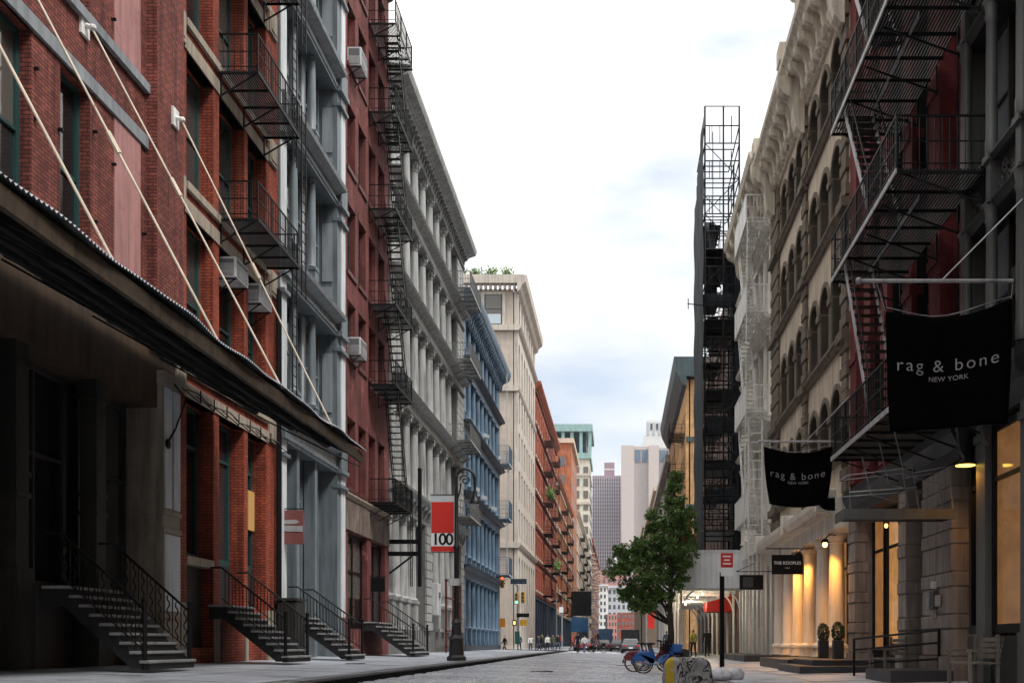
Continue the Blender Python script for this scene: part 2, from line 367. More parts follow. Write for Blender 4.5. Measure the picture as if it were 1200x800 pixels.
def col_mesh(h, r, mat, ped, cap, n=14):
    key = ('c', round(h,3), r, mat.name, ped, cap)
    if key not in CACHE:
        m = MB(); z = 0
        if ped:
            m.box(-r*1.45,r*1.45,-r*1.45,r*1.45,0,ped*.12); m.box(-r*1.2,r*1.2,-r*1.2,r*1.2,ped*.12,ped*.9); m.box(-r*1.4,r*1.4,-r*1.4,r*1.4,ped*.9,ped); z = ped
        t = h
        if cap == 'cor':
            m.lathe([(r*.82,t-.62*3*r),(r*.98,t-.58*3*r),(r*.84,t-.54*3*r),(r*.9,t-.3*3*r),(r*1.35,t-.06*3*r)],n=n)
            for k in range(8):
                a = math.pi*k/4; m.ell((r*1.08*math.cos(a), r*1.08*math.sin(a), t-.28*3*r), r*.26, r*.26, r*.5, 6, 4)
                m.ell((r*1.25*math.cos(a+.4), r*1.25*math.sin(a+.4), t-.12*3*r), r*.24, r*.24, r*.28, 6, 4)
            m.box(-r*1.45,r*1.45,-r*1.45,r*1.45,t-.06*3*r,t); top = t-.6*3*r
        else:
            m.lathe([(r*.85,t-r*1.2),(r*1.0,t-r*1.1),(r*.9,t-r*.95),(r*1.25,t-r*.35)],n=n); m.box(-r*1.35,r*1.35,-r*1.35,r*1.35,t-r*.35,t); top = t-r*1.15
        m.lathe([(r*1.35,z),(r*1.38,z+r*.2),(r*1.1,z+r*.42),(r*1.0,z+r*.6),(r,z+(top-z)*.35),(r*.84,top)],n=n)
        CACHE[key] = m.mesh('column', mat, smooth=True)
    return CACHE[key]
def column(root, s, y, z0, z1, d, r, mat, ped=0, cap='cor'):
    return put('column', col_mesh(z1-z0, r, mat, ped, cap), root, (F(s,d), y, z0))
def mould(root, s, y0, y1, prof, mat, name='cornice'):
    """moulding: profile [(d, z)] run along the street"""
    return obj(name, MB().prism([(F(s,d),y0,z) for d, z in prof], (0,y1-y0,0)), mat, root)
def bracket_mesh(p, wd, mat, s):
    key = ('b', p, wd, mat.name, s)
    if key not in CACHE: CACHE[key] = MB().prism([(-s*d,-wd/2,z) for d, z in p], (0,wd,0)).mesh('bracket', mat)
    return CACHE[key]
def brackets(root, s, ys, z, p, wd, mat, d=0, name='bracket'):
    for y in ys: put(name, bracket_mesh(tuple(p), wd, mat, s), root, (F(s,d), y, z))
def scroll(pr, h):   # outline of a console bracket, hanging from z=0
    return [(0,0),(pr,0),(pr,-h*.12),(pr*.93,-h*.22),(pr*.8,-h*.3),(pr*.55,-h*.36),(pr*.42,-h*.5),(pr*.4,-h*.72),(pr*.32,-h*.88),(pr*.12,-h),(0,-h)]
def cols_seq(a, b, n): return [a+(b-a)*i/(n-1) for i in range(n)]

def fire_escape(label, s, y0, y1, levels, proj, mat, rail=.95, stair=None, ladder=None, group=None, edge=None, bal=.14, sw=.55, tk=1.0, slat=.062, name='fire_escape'):
    """balconies with slatted floors, railings, brackets, stairs between levels and ladders; stair = (y at foot, y at head)"""
    rt = thing(name, label, 'fire escape', (F(s,0), (y0+y1)/2, levels[0]), group)
    edge = edge or mat
    def X(d): return F(s,d)
    for i, z in enumerate(levels):
        m = MB()
        n = int(proj/slat)
        for k in range(n): d = .06+k*(proj-.12)/(n-1); m.box(X(d-.017*tk), X(d+.017*tk), y0, y1, z-.028, z)
        for k in range(int((y1-y0)/.9)+2):
            y = min(y0+.02+k*.9, y1-.02); m.box(X(.02), X(proj), y-.02, y+.02, z-.09, z-.03)
        pf = obj('platform', m, mat, rt)
        obj('edge_channel', MB().box(X(proj), X(proj+.025), y0-.01, y1+.01, z-.09, z+.015), edge, pf)
        for k in range(int((y1-y0)/1.4)+1):
            y = y0+.1+k*(y1-y0-.2)/max(1,int((y1-y0)/1.4)); m = MB(); m.bar((X(proj*.92),y,z-.06),(X(.03),y,z-.62),.035); m.bar((X(.05),y,z-.05),(X(.05),y,z-.66),.04)
            obj('support_bracket', m, mat, rt)
        m = MB()
        for zz, th in ((z+rail,.035*tk),(z+rail*.52,.022*tk),(z+.1,.022*tk)):
            m.bar((X(proj),y0,zz),(X(proj),y1,zz),th); m.bar((X(.05),y0,zz),(X(proj),y0,zz),th); m.bar((X(.05),y1,zz),(X(proj),y1,zz),th)
        nb = int((y1-y0)/bal)
        for k in range(nb+1): y = y0+k*(y1-y0)/nb; m.bar((X(proj),y,z),(X(proj),y,z+rail),.016*tk if k % 8 else .035*tk)
        nb = int(proj/bal)
        for yy in (y0, y1):
            for k in range(1, nb+1): d = k*proj/nb; m.bar((X(d),yy,z),(X(d),yy,z+rail),.016*tk)
        obj('railing', m, mat, rt)
        if stair and i+1 < len(levels):
            ya, yb = stair; z2 = levels[i+1]; m = MB(); nt_ = max(6, int((z2-z)/.24))
            din, dout = proj-.12-sw, proj-.12
            st = MB()
            for d in (din, dout): st.bar((X(d),ya,z),(X(d),yb,z2),.03,.14)
            so_ = obj('stair', st, edge, rt)
            for k in range(1, nt_): y = ya+(yb-ya)*k/nt_; zz = z+(z2-z)*k/nt_; m.box(X(din), X(dout), y-.1, y+.1, zz-.012, zz+.012)
            obj('stair_tread', m, mat, so_)
            m = MB(); sl_ = math.hypot(yb-ya, z2-z)
            for d in (din, dout):
                m.bar((X(d),ya,z+.85),(X(d),yb,z2+.85),.028)
                for k in range(0, 7): y = ya+(yb-ya)*k/6; zz = z+(z2-z)*k/6; m.bar((X(d),y,zz),(X(d),y,zz+.85),.016)
            obj('stair_railing', m, mat, so_)
    if ladder:
        for (y, d, za, zb) in ladder:
            m = MB()
            for q in (-.21, .21): m.bar((X(d),y+q,za),(X(d),y+q,zb),.03,.045)
            for k in range(int((zb-za)/.3)): m.bar((X(d),y-.21,za+.15+k*.3),(X(d),y+.21,za+.15+k*.3),.022)
            obj('ladder', m, edge, rt)
    return rt
def ac_unit(label, s, y, z, d, wd=.66, h=.44, dp=.62):
    rt = thing('air_conditioner', label, 'air conditioner', (F(s,d),y,z), 'air conditioners in the upper windows')
    obj('casing', MB().box(F(s,d-dp), F(s,d), y, y+wd, z, z+h), m_acbody, rt, bevel=.02)
    m = MB(); m.box(F(s,d-.48), F(s,d-.06), y-.008, y-.001, z+.06, z+h-.06); obj('side_louvre', m, m_acdark, rt)
    m = MB()
    for k in range(9): m.box(F(s,d-.47), F(s,d-.07), y-.02, y-.009, z+.08+k*.034, z+.095+k*.034)
    obj('louvre_slats', m, m_acbody, rt)
    m = MB(); m.box(F(s,d+.001), F(s,d+.006), y+.05, y+wd-.05, z+.05, z+h-.05); g = obj('rear_grille', m, m_acdark, rt)
    m = MB()
    for k in range(8): m.box(F(s,d+.007), F(s,d+.016), y+.05, y+wd-.05, z+.07+k*.042, z+.085+k*.042)
    obj('grille_slats', m, m_acbody, g)
    m = MB()
    for q in (.08, wd-.08): m.bar((F(s,d-.05),y+q,z-.02),(F(s,d-dp),y+q,z-.5),.03); m.bar((F(s,d),y+q,z-.02),(F(s,d-dp),y+q,z-.02),.03)
    obj('bracket', m, m_blackr, rt)
    return rt
def stoop(label, y0, y1, n, zt, d_out, s=-1, twist=False, zb=.5, mt=None, mr=None, base_mat=None):
    """a flight of steps running out from the wall, with two iron railings; d_out = reach of the lowest step"""
    rt = thing('stoop', label, 'stoop', (F(s,d_out/2), (y0+y1)/2, zb))
    mt = mt or m_tread; mr = mr or m_riser
    land = .35; run = (d_out-land)/n; rise = (zt-zb)/n
    for k in range(n):
        z = zb+rise*(k+1); dd = d_out-run*k
        st = obj('step', MB().box(F(s,max(dd-run-.02, .02) if k < n-1 else .02), F(s,dd), y0, y1, z-.055, z), mt, rt, bevel=.012)
        obj('riser', MB().box(F(s,max(dd-run, .02) if k < n-1 else .03), F(s,dd-.035), y0+.03, y1-.03, z-rise, z-.056), mr, st)
    for y in (y0+.031, y1-.071):   # sloping side strings that carry the treads
        obj('stringer', MB().prism([(F(s,d_out-.06),y,zb+.02),(F(s,d_out-.06),y,zb+rise-.06),(F(s,land),y,zt-.06),(F(s,.03),y,zt-.06),(F(s,.03),y,zt-.36),(F(s,land+.05),y,zt-.36),(F(s,d_out-.35),y,zb+.02)], (0,.04,0)), mr, rt)
    for y in (y0+.05, y1-.05):
        m = MB(); p0 = (F(s,d_out-.12),y,zb+rise+.95); p1 = (F(s,land),y,zt+.95); p2 = (F(s,.06),y,zt+.95)
        m.tube([p0,p1],.026,6); m.tube([p1,p2],.026,6); m.bar((p0[0],y,p0[2]-.78),(p1[0],y,p1[2]-.78),.02)
        m.tube([(F(s,d_out-.12),y,zb),(F(s,d_out-.12),y,zb+rise+1.08)],.045,8); m.ell((F(s,d_out-.12),y,zb+rise+1.12),.06,.06,.06,8,5)
        hr = obj('handrail', m, m_blackr, rt)
        m = MB(); nb = n*2
        for k in range(1, nb):
            f = k/nb; x = p0[0]+(p1[0]-p0[0])*f; z = p0[2]+(p1[2]-p0[2])*f
            if twist and k % 2:
                m.tube([(x+.03*math.sin(q*1.6), y+.03*math.cos(q*1.6), z-.8+.8*q/12) for q in range(13)], .014, 4)
            else: m.bar((x,y,z-.84),(x,y,z),.016)
        obj('balusters', m, m_blackr, hr)
    return rt
def text_mesh(txt, size, mat, align='CENTER', font=None, shear=0, space=1.0, bold=0):
    c = bpy.data.curves.new('lettering', 'FONT'); c.body = txt; c.size = size; c.align_x = align; c.align_y = 'CENTER'; c.extrude = .002; c.space_character = space; c.offset = bold
    o = bpy.data.objects.new('lettering', c); sc.collection.objects.link(o)
    bpy.context.view_layer.update(); dg = bpy.context.evaluated_depsgraph_get()
    me = bpy.data.meshes.new_from_object(o.evaluated_get(dg)); bpy.data.objects.remove(o); bpy.data.curves.remove(c)
    me.materials.clear(); me.materials.append(mat); me.name = 'lettering'
    return me
def lettering(parent, txt, size, mat, loc, space=1.0, bold=0, warp=None, name='lettering', sx=1):
    """words that face the camera's side (-Y)"""
    me = text_mesh(txt, size, mat, space=space, bold=bold)
    for v in me.vertices:
        x, y, z = v.co.x*sx, v.co.y, v.co.z; q = Vector((x, -z, y))
        if warp: q = warp(q)
        v.co = q
    return put(name, me, parent, loc)

# ================================================================== LEFT SIDE OF THE STREET
L = -1
m_shadeiron = M('shade_darkened_iron', (.03,.027,.023), .7, .25, .3)  # base colour darkened to put the awning's shade into the iron
# ---- dark red brick corner building with the awning
b = bld('brick_building', 'dark red brick building with pink blind windows above the corrugated awning', L, 8, 24.95)
rows1 = [(8.3,11.97),(13.4,16.9),(18.3,21.6)]
ops = [(y,y+1.12,za,zb) for y in (10.5,12.6,14.7,17.8-1.0+.0,19.9) for za, zb in rows1]
ops = [(y,y+1.12,za,zb) for y in (11.45,13.55,15.65,17.8,19.9) for za, zb in rows1]
wall(b, L, 8, 23.5, 7.3, 25, ops, m_brickA, t=.32)
for o_ in ops: win(b, L, *o_, -.26, m_green, m_glass, 'sash', bw=.10)
body(b, L, 8, 24.95, .5, 25, m_side, t=.9)
for za, zb in ((11.97,12.24),(16.9,17.17),(21.6,21.87)): slab(b, L, 8, 23.498, za, zb, -.05, .06, m_stoneg, 'lintel_band')
for za, zb in ((13.2,13.4),(18.1,18.3)): slab(b, L, 8, 23.498, za, zb, -.05, .10, m_stoneg, 'sill_band')
for za, zb in ((7.82,11.96),(13.41,16.89),(18.31,21.59)): slab(b, L, 22.0, 23.2, za, zb, -.03, .022, m_pink, 'blind_window')
for y in (16.78,18.93,21.03): slab(b, L, y, y+.96, 7.82, 9.04, -.02, .016, m_pink, 'pink_dado')
obj('end_pier', MB().box(F(L,-.4), F(L,.25), 23.5, 24.94, 7.79, 25), m_brickA, b)
slab(b, L, 23.5, 24.95, 7.9, 8.75, .24, .262, m_pink, 'pink_dado')
m = MB()
for (y, z) in ((18.99,11.3),(19.8,10.6),(21.12,11.2),(21.9,10.9),(18.99,10.4),(21.12,9.4),(21.95,8.6),(23.3,10),(21.6,14.3),(21.9,13.9),(23.36,8.9)):
    m.box(F(L,0), F(L,.09), y, y+.05, z, z+.05)
obj('shutter_pins', m, m_black, b)
mould(b, L, 8, 24.95, [(0,24.6),(.2,24.7),(.5,25),(.6,25.3),(.6,25.4),(0,25.4)], m_stoneg)
# cast-iron ground floor
slab(b, L, 8, 24.95, 6.35, 7.78, -.9, .032, M('brown_entablature', (.06,.036,.02), .7, .25, .3), 'entablature')
for y in (10.4, 13.2, 16.0, 18.75, 21.6):
    m = MB(); h = 6.35
    m.box(F(L,-.45),F(L,.02),y-.26,y+.26,.55,2.1); m.box(F(L,-.40),F(L,-.06),y-.2,y+.2,2.1,h); m.box(F(L,-.45),F(L,.0),y-.26,y+.26,2.1,2.35)
    for z in (3.6,3.98,5.95): m.box(F(L,-.43),F(L,-.03),y-.23,y+.23,z,z+.09)
    obj('iron_pier', m, m_shadeiron, b)
m = MB(); m.box(F(L,-.82),F(L,.16),24.0,24.93,1.55,6.9); m.box(F(L,-.84),F(L,.2),23.96,24.94,.5,1.55); m.box(F(L,-.84),F(L,.21),23.97,24.94,6.9,7.2)
for z in (1.6,3.55,3.95): m.box(F(L,-.84),F(L,.2),23.97,24.945,z,z+.1)
ep_ = obj('end_pilaster', m, m_stone, b)
for ya, yb, za, zb in ((24.06,24.42,4.1,6.85),(24.52,24.88,4.1,6.85),(24.06,24.88,1.75,3.5)): obj('raised_strip', MB().box(F(L,.158),F(L,.20),ya,yb,za,zb), m_palegrey, ep_, bevel=.01)
slab(b, L, 8, 23.95, .5, 2.05, -.9, -.5, m_irond, 'stall_riser')
for ya, yb in ((10.65,12.95),(13.45,15.75),(16.25,18.5),(19.0,21.35),(21.85,23.96)): win(b, L, ya, yb, 2.06, 6.34, -.7, m_irond, m_glass, 'tall2', bw=.12, name='shop_window')

# ---- awning over the sidewalk
aw = thing('awning', 'long corrugated metal awning with rusty edge hung from pale tie rods', 'awning', (-8.5, 17.6, 5.9))
AY0, AY1 = 8.0, 27.2
m = MB(); n = int((AY1-AY0)/.0235); xa, xo = -10.23, -6.5
for k in range(n+1):
    y = AY0+(AY1-AY0)*k/n; w_ = .019*math.sin(k*math.pi/2); sg_ = .02*math.sin(y*1.3)+.015*math.sin(y*3.1+1)
    m.v += [(xa,y,7.74+w_),(xo+.03*math.sin(y*2.1),y,5.97+w_+sg_)]
for k in range(n): m.f.append((2*k,2*k+1,2*k+3,2*k+2))
obj('corrugated_sheet', m, m_steel, aw)
for k in range(8):
    ya, yb = AY0+2.4*k, AY0+2.4*(k+1); dz = random.uniform(-.02,.015); obj('fascia', MB().prism([(-6.66,ya+.006,5.67+dz),(-6.58,ya+.006,5.67+dz),(-6.58,ya+.006,5.91),(-6.66,ya+.006,5.91)], (0,yb-ya-.012,random.uniform(-.015,.0))), m_rust, aw)
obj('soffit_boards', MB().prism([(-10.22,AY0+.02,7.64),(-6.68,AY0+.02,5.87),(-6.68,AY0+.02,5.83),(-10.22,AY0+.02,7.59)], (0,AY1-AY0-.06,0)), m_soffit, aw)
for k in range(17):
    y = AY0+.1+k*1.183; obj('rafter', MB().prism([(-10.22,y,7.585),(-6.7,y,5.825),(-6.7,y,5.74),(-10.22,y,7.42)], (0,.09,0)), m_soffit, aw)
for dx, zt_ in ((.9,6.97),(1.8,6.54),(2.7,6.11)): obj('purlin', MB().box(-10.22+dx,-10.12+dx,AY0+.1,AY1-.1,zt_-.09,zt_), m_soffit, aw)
m = MB()
for k in range(6):
    y = 11+k*2.9; m.tube([(-9.8,y,7.1),(-8.6,y+.6,6.45),(-7.4,y+1.6,5.9),(-6.9,y+2.7,5.72)], .02, 5)
obj('cable', m, m_black, aw)
for k, y in enumerate((10.2,13.8,17.4,20.75,24.4)):
    zz = 13.1; m = MB(); d0 = .30 if y > 23.5 else .05
    p, q = Vector((F(L,d0+.1),y,zz)), Vector((-6.6,y,6.0)); m.tube([p,q],.021,6)
    t_ = .42 + .05*(k % 3); m.tube([p.lerp(q,t_),p.lerp(q,t_+.05)],.045,6)
    rd = obj('tie_rod', m, m_rope, aw)
    m = MB(); m.box(F(L,d0-.06),F(L,d0),y-.16,y+.16,zz-.2,zz+.22); m.tube([(F(L,d0),y,zz+.02),(F(L,d0+.14),y,zz-.03)],.05,6); m.ell((F(L,d0+.14),y,zz-.03),.07,.07,.07,8,5)
    obj('wall_plate', m, m_whitem, rd)

# ---- orange-red brick building with green windows
b = bld('brick_building', 'orange red brick building with deep green windows, narrow piers and stone lintels', L, 24.95, 32.6)
bays = [(25.7,27.42),(27.8,29.66),(29.95,31.5)]
lv = [(7.75,11.45),(12.2,15.4),(16.15,19.3),(20.05,23.2),(24.0,26.8)]
ops = [(ya,yb,za,zb) for ya, yb in bays for za, zb in lv]+[(ya,yb,.9 if i == 0 else 2.0,7.0) for i, (ya, yb) in enumerate(bays)]
wall(b, L, 24.95, 32.6, .5, 28, ops, m_brickB, t=.55)
body(b, L, 24.95, 32.6, .5, 28, m_side, t=.55)
for ya, yb in bays:
    for za, zb in lv: win(b, L, ya, yb, za, zb, -.42, m_green, m_glass, 'two', bw=.11)
for i, (ya, yb) in enumerate(bays): win(b, L, ya, yb, 3.15, 7.0, -.45, m_green, m_glass, 'tall', bw=.12, name='shop_window')
slab(b, L, 25.72, 27.40, 2.95, 3.148, -.5, .03, m_stone, 'sill'); slab(b, L, 25.72,27.40, .6, 2.94, -.5, -.3, m_irond, 'basement_hatch')
for ya, yb in bays[1:]: slab(b, L, ya+.02, yb-.02, 2.0, 3.14, -.5, -.38, m_irond, 'door_panel')
slab(b, L, 31.0, 31.49, 4.35, 5.5, -.40, -.34, EMIT('yellow_lit_pane', (1,.55,.12), .08), 'lit_pane')
for z in (7.0,11.45,15.4,19.3,23.2,26.8):
    slab(b, L, 25.55, 31.65, z, z+.34, -.3, .035, m_stone, 'lintel')
    if z < 26: slab(b, L, 25.6, 31.6, z+.56, z+.75, -.3, .09, m_stone, 'sill')
    for ya, yb in ((24.98,25.53),(31.68,32.35)):
        o_ = slab(b, L, ya, yb, z+.06, z+.8, -.03, .07, m_stone, 'pier_block'); obj('raised_panel', MB().box(F(L,.07),F(L,.095),ya+.1,yb-.1,z+.16,z+.7), m_stone, o_)
for ya, yb in ((24.97,25.68),(27.44,27.78),(29.68,29.93),(31.52,32.58)): slab(b, L, ya, yb, .5, 2.0, -.3, .04, m_stone, 'stone_plinth')
mould(b, L, 24.95, 32.6, [(0,27.2),(.15,27.3),(.3,27.7),(.7,27.9),(.8,28.3),(0,28.3)], m_stone)
fire_escape('black iron fire escape on the orange red brick building', L, 27.7, 31.3, [12.15,16.0,19.95,23.9], 1.05, m_black, ladder=[(31.85,.75,7.4,13.1),(32.1,.95,11.5,17.2),(31.85,.75,15.4,21.2),(32.1,.95,19,25)], edge=m_blackr)
m = MB()
for y, x in ((32.25,.12),(32.48,.1)): m.tube([(F(L,x),y,2.2),(F(L,x),y,11.8)],.06,8)
single('drain_pipe', m, m_black, 'pair of black drain pipes between orange brick and blue grey buildings', 'pipe', (F(L,.1),32.4,2.2))
ac_unit('grey air conditioner in the middle green window above the awning', L, 28.15, 10.75, .32, .95, .55, .7)
ac_unit('grey air conditioner in the right green window beside fire escape', L, 30.1, 10.7, .32, .95, .55, .7)
stoop('dark stoop with twisted iron railings under the corrugated awning', 19.2, 21.3, 9, 2.06, 2.0, twist=True, zb=.53)
stoop('steps with iron handrails in front of the orange red building', 27.0, 29.0, 9, 2.0, 2.1, zb=.53)
stoop('narrow black stoop before the blue grey cast iron building', 33.4, 35.2, 8, 1.85, 2.1, zb=.5)
stoop('black steps with long handrails between maroon and grey buildings', 43.3, 46.6, 8, 1.9, 2.2, zb=.5)

# ---- blue-grey cast-iron building
b = bld('cast_iron_building', 'blue grey cast iron building with slender round columns and white edges', L, 32.6, 40.3)
body(b, L, 32.6, 40.3, .5, 31, m_side, t=.75)
flo = [(1.85,7.4),(8.28,12.46),(13.12,17.28),(17.9,21.55),(22.2,25.6),(26.2,29.3)]
for i, (za, zb) in enumerate(flo):
    for ya, yb in ((33.2,35.06),(35.06,37.15),(37.15,39.25)):
        win(b, L, ya+.16, yb-.16, za, zb-.02, -.62, m_bluegrey, m_glass, 'tall2' if i else 'tall', bw=.11)
    for y in (35.06, 37.15):
        if i: column(b, L, y, za, zb, -.28, .15, m_bluegrey, ped=1.05, cap='tus')
        else: obj('iron_pier', MB().box(F(L,-.5),F(L,-.12),y-.16,y+.16,za-1.3,zb), m_bluegrey, b)
        obj('mullion', MB().box(F(L,-.66),F(L,-.55),y-.17,y+.17,za,zb), m_palegrey if i else m_bluegrey, b)
    zt = flo[i+1][0] if i+1 < len(flo) else zb+.9
    slab(b, L, 33.16, 39.28, zb, zt-.18, -.7, .0, m_greyd if False else m_bluegrey, 'entablature')
    slab(b, L, 33.3, 39.2, zb+.17, zt-.26, -.02, .03, m_frieze, 'frieze_panel')
    mould(b, L, 33.1, 39.34, [(-.1,zb-.05),(.05,zb-.05),(.05,zb+.02),(.1,zb+.06),(.1,zb+.14),(-.1,zb+.14)], m_bluegrey, 'architrave')
    mould(b, L, 33.05, 39.36, [(-.6,zt-.25),(.05,zt-.25),(.16,zt-.2),(.38,zt-.14),(.4,zt-.08),(.42,zt-.02),(.36,zt),(-.6,zt)], m_frieze, 'sill_shelf')
for ya, yb, mt_ in ((32.6,33.18,m_palegrey),(39.26,40.3,m_palegrey)):
    obj('edge_pilaster', MB().box(F(L,-.7),F(L,.06),ya+.003,yb-.003,.5,31), m_bluegrey, b)
    obj('pilaster_face', MB().box(F(L,.058),F(L,.10),ya+(.0 if ya < 33 else .45)+.01,yb-.02,2,30.6), mt_, b)
    for i, (za, zb) in enumerate(flo):
        obj('pilaster_cap', MB().box(F(L,-.1),F(L,.22),ya-.02,yb+.001,zb-.6,zb-.48).box(F(L,-.1),F(L,.25),ya-.03,yb+.002,zb-.05,zb+.1), m_bluegrey, b)
        obj('pilaster_block', MB().box(F(L,.09),F(L,.2),ya+.08,yb-.06,zb+.12,zb+.85), m_bluegrey, b, bevel=.03)
        if i and ya > 39: obj('jamb_panel', MB().box(F(L,-.5),F(L,-.12),ya-.03,ya-.012,za+1.3,zb-.7).box(F(L,-.5),F(L,-.12),ya-.03,ya-.012,za+.15,za+1.1), m_frieze, b)
mould(b, L, 32.6, 40.3, [(0,30.2),(.3,30.3),(.5,30.8),(1.0,31),(1.05,31.4),(0,31.4)], m_bluegrey)

# ---- maroon brick building
b = bld('brick_building', 'narrow maroon brick building with soot stains and black fire escape', L, 40.3, 48.3)
rows4 = [(7.1,9.8),(12.16,14.18+.15),(15.47,18.08),(19.5,21.97),(23.5,25.9),(27.2,29.4)]
wy = [40.95,42.7,44.45,46.2]
ops = [(y,y+1.22,za,zb) for y in wy for za, zb in rows4]+[(41.0,44.2,1.6,5.4),(44.9,47.6,1.6,5.4)]
wall(b, L, 40.3, 48.3, .5, 31, ops, m_brickC, t=.34)
body(b, L, 40.3, 48.3, .5, 31, m_side, t=.34)
for o_ in ops[:-2]:
    win(b, L, *o_, -.27, m_framer if random.random() < .6 else m_frame, m_glass, 'sash', bw=.08)
    slab(b, L, o_[0]-.12, o_[1]+.12, o_[2]-.16, o_[2]-.002, -.2, .07, m_framer, 'sill'); slab(b, L, o_[0]-.1, o_[1]+.1, o_[3]+.002, o_[3]+.26, -.02, .02, m_brickC, 'lintel')
for o_ in ops[-2:]: win(b, L, *o_, -.26, m_black, m_glass, 'tall2', bw=.14, name='shop_window')
slab(b, L, 40.35, 48.25, 5.42, 6.6, -.02, .06, M('soot_stained_render', (.20,.155,.13), .9, .35, .4, wear=((.10,.07,.06), 1.1, .5, .6)), 'shop_fascia')
mould(b, L, 40.3, 48.3, [(0,6.62),(.1,6.62),(.18,6.75),(.18,6.82),(0,6.9)], m_stone, 'ledge')
mould(b, L, 40.3, 48.3, [(0,30.2),(.2,30.3),(.4,30.7),(.8,30.9),(.85,31.3),(0,31.3)], m_framer)
fire_escape('black iron fire escape with stairs on the maroon brick building', L, 44.3, 47.9, [6.95,11.9,15.25,19.25,23.3,27.0], 1.15, m_black, stair=(47.5,45.3), ladder=[(48.0,1.1,3.6,8.0)], edge=m_blackr)
ac_unit('white air conditioner high on the maroon brick wall', L, 41.1, 23.45, .5, 1.0, .72, .7)
ac_unit('white air conditioner in the second lowest maroon window row', L, 41.0, 12.2, .5, 1.0, .68, .7)

# ---- long grey cast-iron building
b = bld('cast_iron_building', 'long pale grey cast iron building with rows of round columns', L, 48.3, 71)
body(b, L, 48.3, 71, .5, 27.2, m_side, t=.7)
sill5 = [8.5,13.4,18.45,22.9,27.0]; cy5 = [50.8+2.18*k for k in range(8)]
edges = [49.45]+[ (a+b_)/2 for a, b_ in zip(cy5, cy5[1:])]
for i in range(4):
    z0, z1 = sill5[i], sill5[i+1]; zl = z1-1.0
    for y in cy5: column(b, L, y, z0, zl, -.2, .27, m_grey, ped=.0, cap='cor')
    yy = [49.45]+cy5+[68.2]
    for a, c in zip(yy, yy[1:]):
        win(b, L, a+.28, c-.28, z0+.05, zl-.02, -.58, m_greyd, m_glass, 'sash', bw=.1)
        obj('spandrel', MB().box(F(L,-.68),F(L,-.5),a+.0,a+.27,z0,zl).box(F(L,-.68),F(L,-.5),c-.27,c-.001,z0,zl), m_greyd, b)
    slab(b, L, 48.32, 70.98, zl, z1-.35, -.68, .1, m_grey, 'entablature')
    mould(b, L, 48.3, 71.0, [(0,z1-.352),(.12,z1-.35),(.2,z1-.25),(.5,z1-.16),(.56,z1-.06),(.5,z1-.002),(-.6,z1),(-.6,z1-.352)], m_grey, 'cornice')
    mould(b, L, 48.3, 71.0, [(.09,zl+.0),(.14,zl+.0),(.2,zl+.1),(.2,zl+.16),(.09,zl+.18)], m_greyd, 'architrave')
    if i == 3:
        brackets(b, L, [48.7+.545*k for k in range(41)], z1-.36, scroll(.34,.5), .16, m_greyd, .1)
    for ya, yb in ((48.33,49.42),(68.25,70.97)):
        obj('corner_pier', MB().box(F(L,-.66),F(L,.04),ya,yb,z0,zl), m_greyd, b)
        n = 8 if ya > 60 else 7
        for k in range(n):
            zz = z0+.1+(zl-z0-.2)*k/n; hh = (zl-z0-.2)/n-.05
            obj('quoin', MB().box(F(L,.03),F(L,.12),ya-.0,yb-.02-(.16 if k % 2 else 0),zz,zz+hh), m_grey, b)
mould(b, L, 48.25, 71.05, [(.1,26.6),(.3,26.66),(.45,26.85),(.9,27.0),(.98,27.2),(.98,27.38),(.1,27.5),(-.5,27.5),(-.5,27.02),(.1,27.02)], m_grey)
# ground floor
for y in (48.75,50.3,52.2,54.3,61.2,63.2,65.2,67.2): column(b, L, y, 1.7, 7.4, -.2, .3, m_grey, ped=1.5, cap='cor')
for ya, yb in ((48.9,50.1),(50.5,52.0),(52.4,54.1),(54.6,57.0),(59.1,61.0),(61.4,63.0),(63.4,65.0),(65.4,67.0),(67.4,69.4)): win(b, L, ya, yb, 1.8, 7.35, -.6, m_greyd, m_glass, 'tall', bw=.1, name='shop_window')
slab(b, L, 48.32, 70.98, .5, 1.69, -.68, -.02, m_greyd, 'plinth')
slab(b, L, 48.32, 70.98, 7.4, 8.1, -.68, .1, m_grey, 'entablature')
mould(b, L, 48.3, 71.0, [(0,8.1),(.12,8.1),(.25,8.22),(.6,8.34),(.64,8.46),(-.6,8.5),(-.6,8.1)], m_grey, 'cornice')
brackets(b, L, [48.7+1.09*k for k in range(21)], 8.12, scroll(.4,.55), .2, m_grey, .1)
for ya, yb in ((57.1,59.0),(69.5,70.97)):
    obj('corner_pier', MB().box(F(L,-.66),F(L,.06),ya,yb,1.69,7.4), m_greyd, b)
    for k in range(12): obj('quoin', MB().box(F(L,.05),F(L,.16),ya,yb-.02-(.3 if k % 2 else 0),1.75+.47*k,1.75+.47*k+.42), m_grey, b)
fire_escape('grey painted fire escape balconies at the far end of the long grey building', L, 65.2, 70.2, [8.9,13.6,18.6,23.0], 1.35, m_greyd, edge=m_grey)
for k, (y0_, y1_) in enumerate(((60.3,61.4),)):
    pass

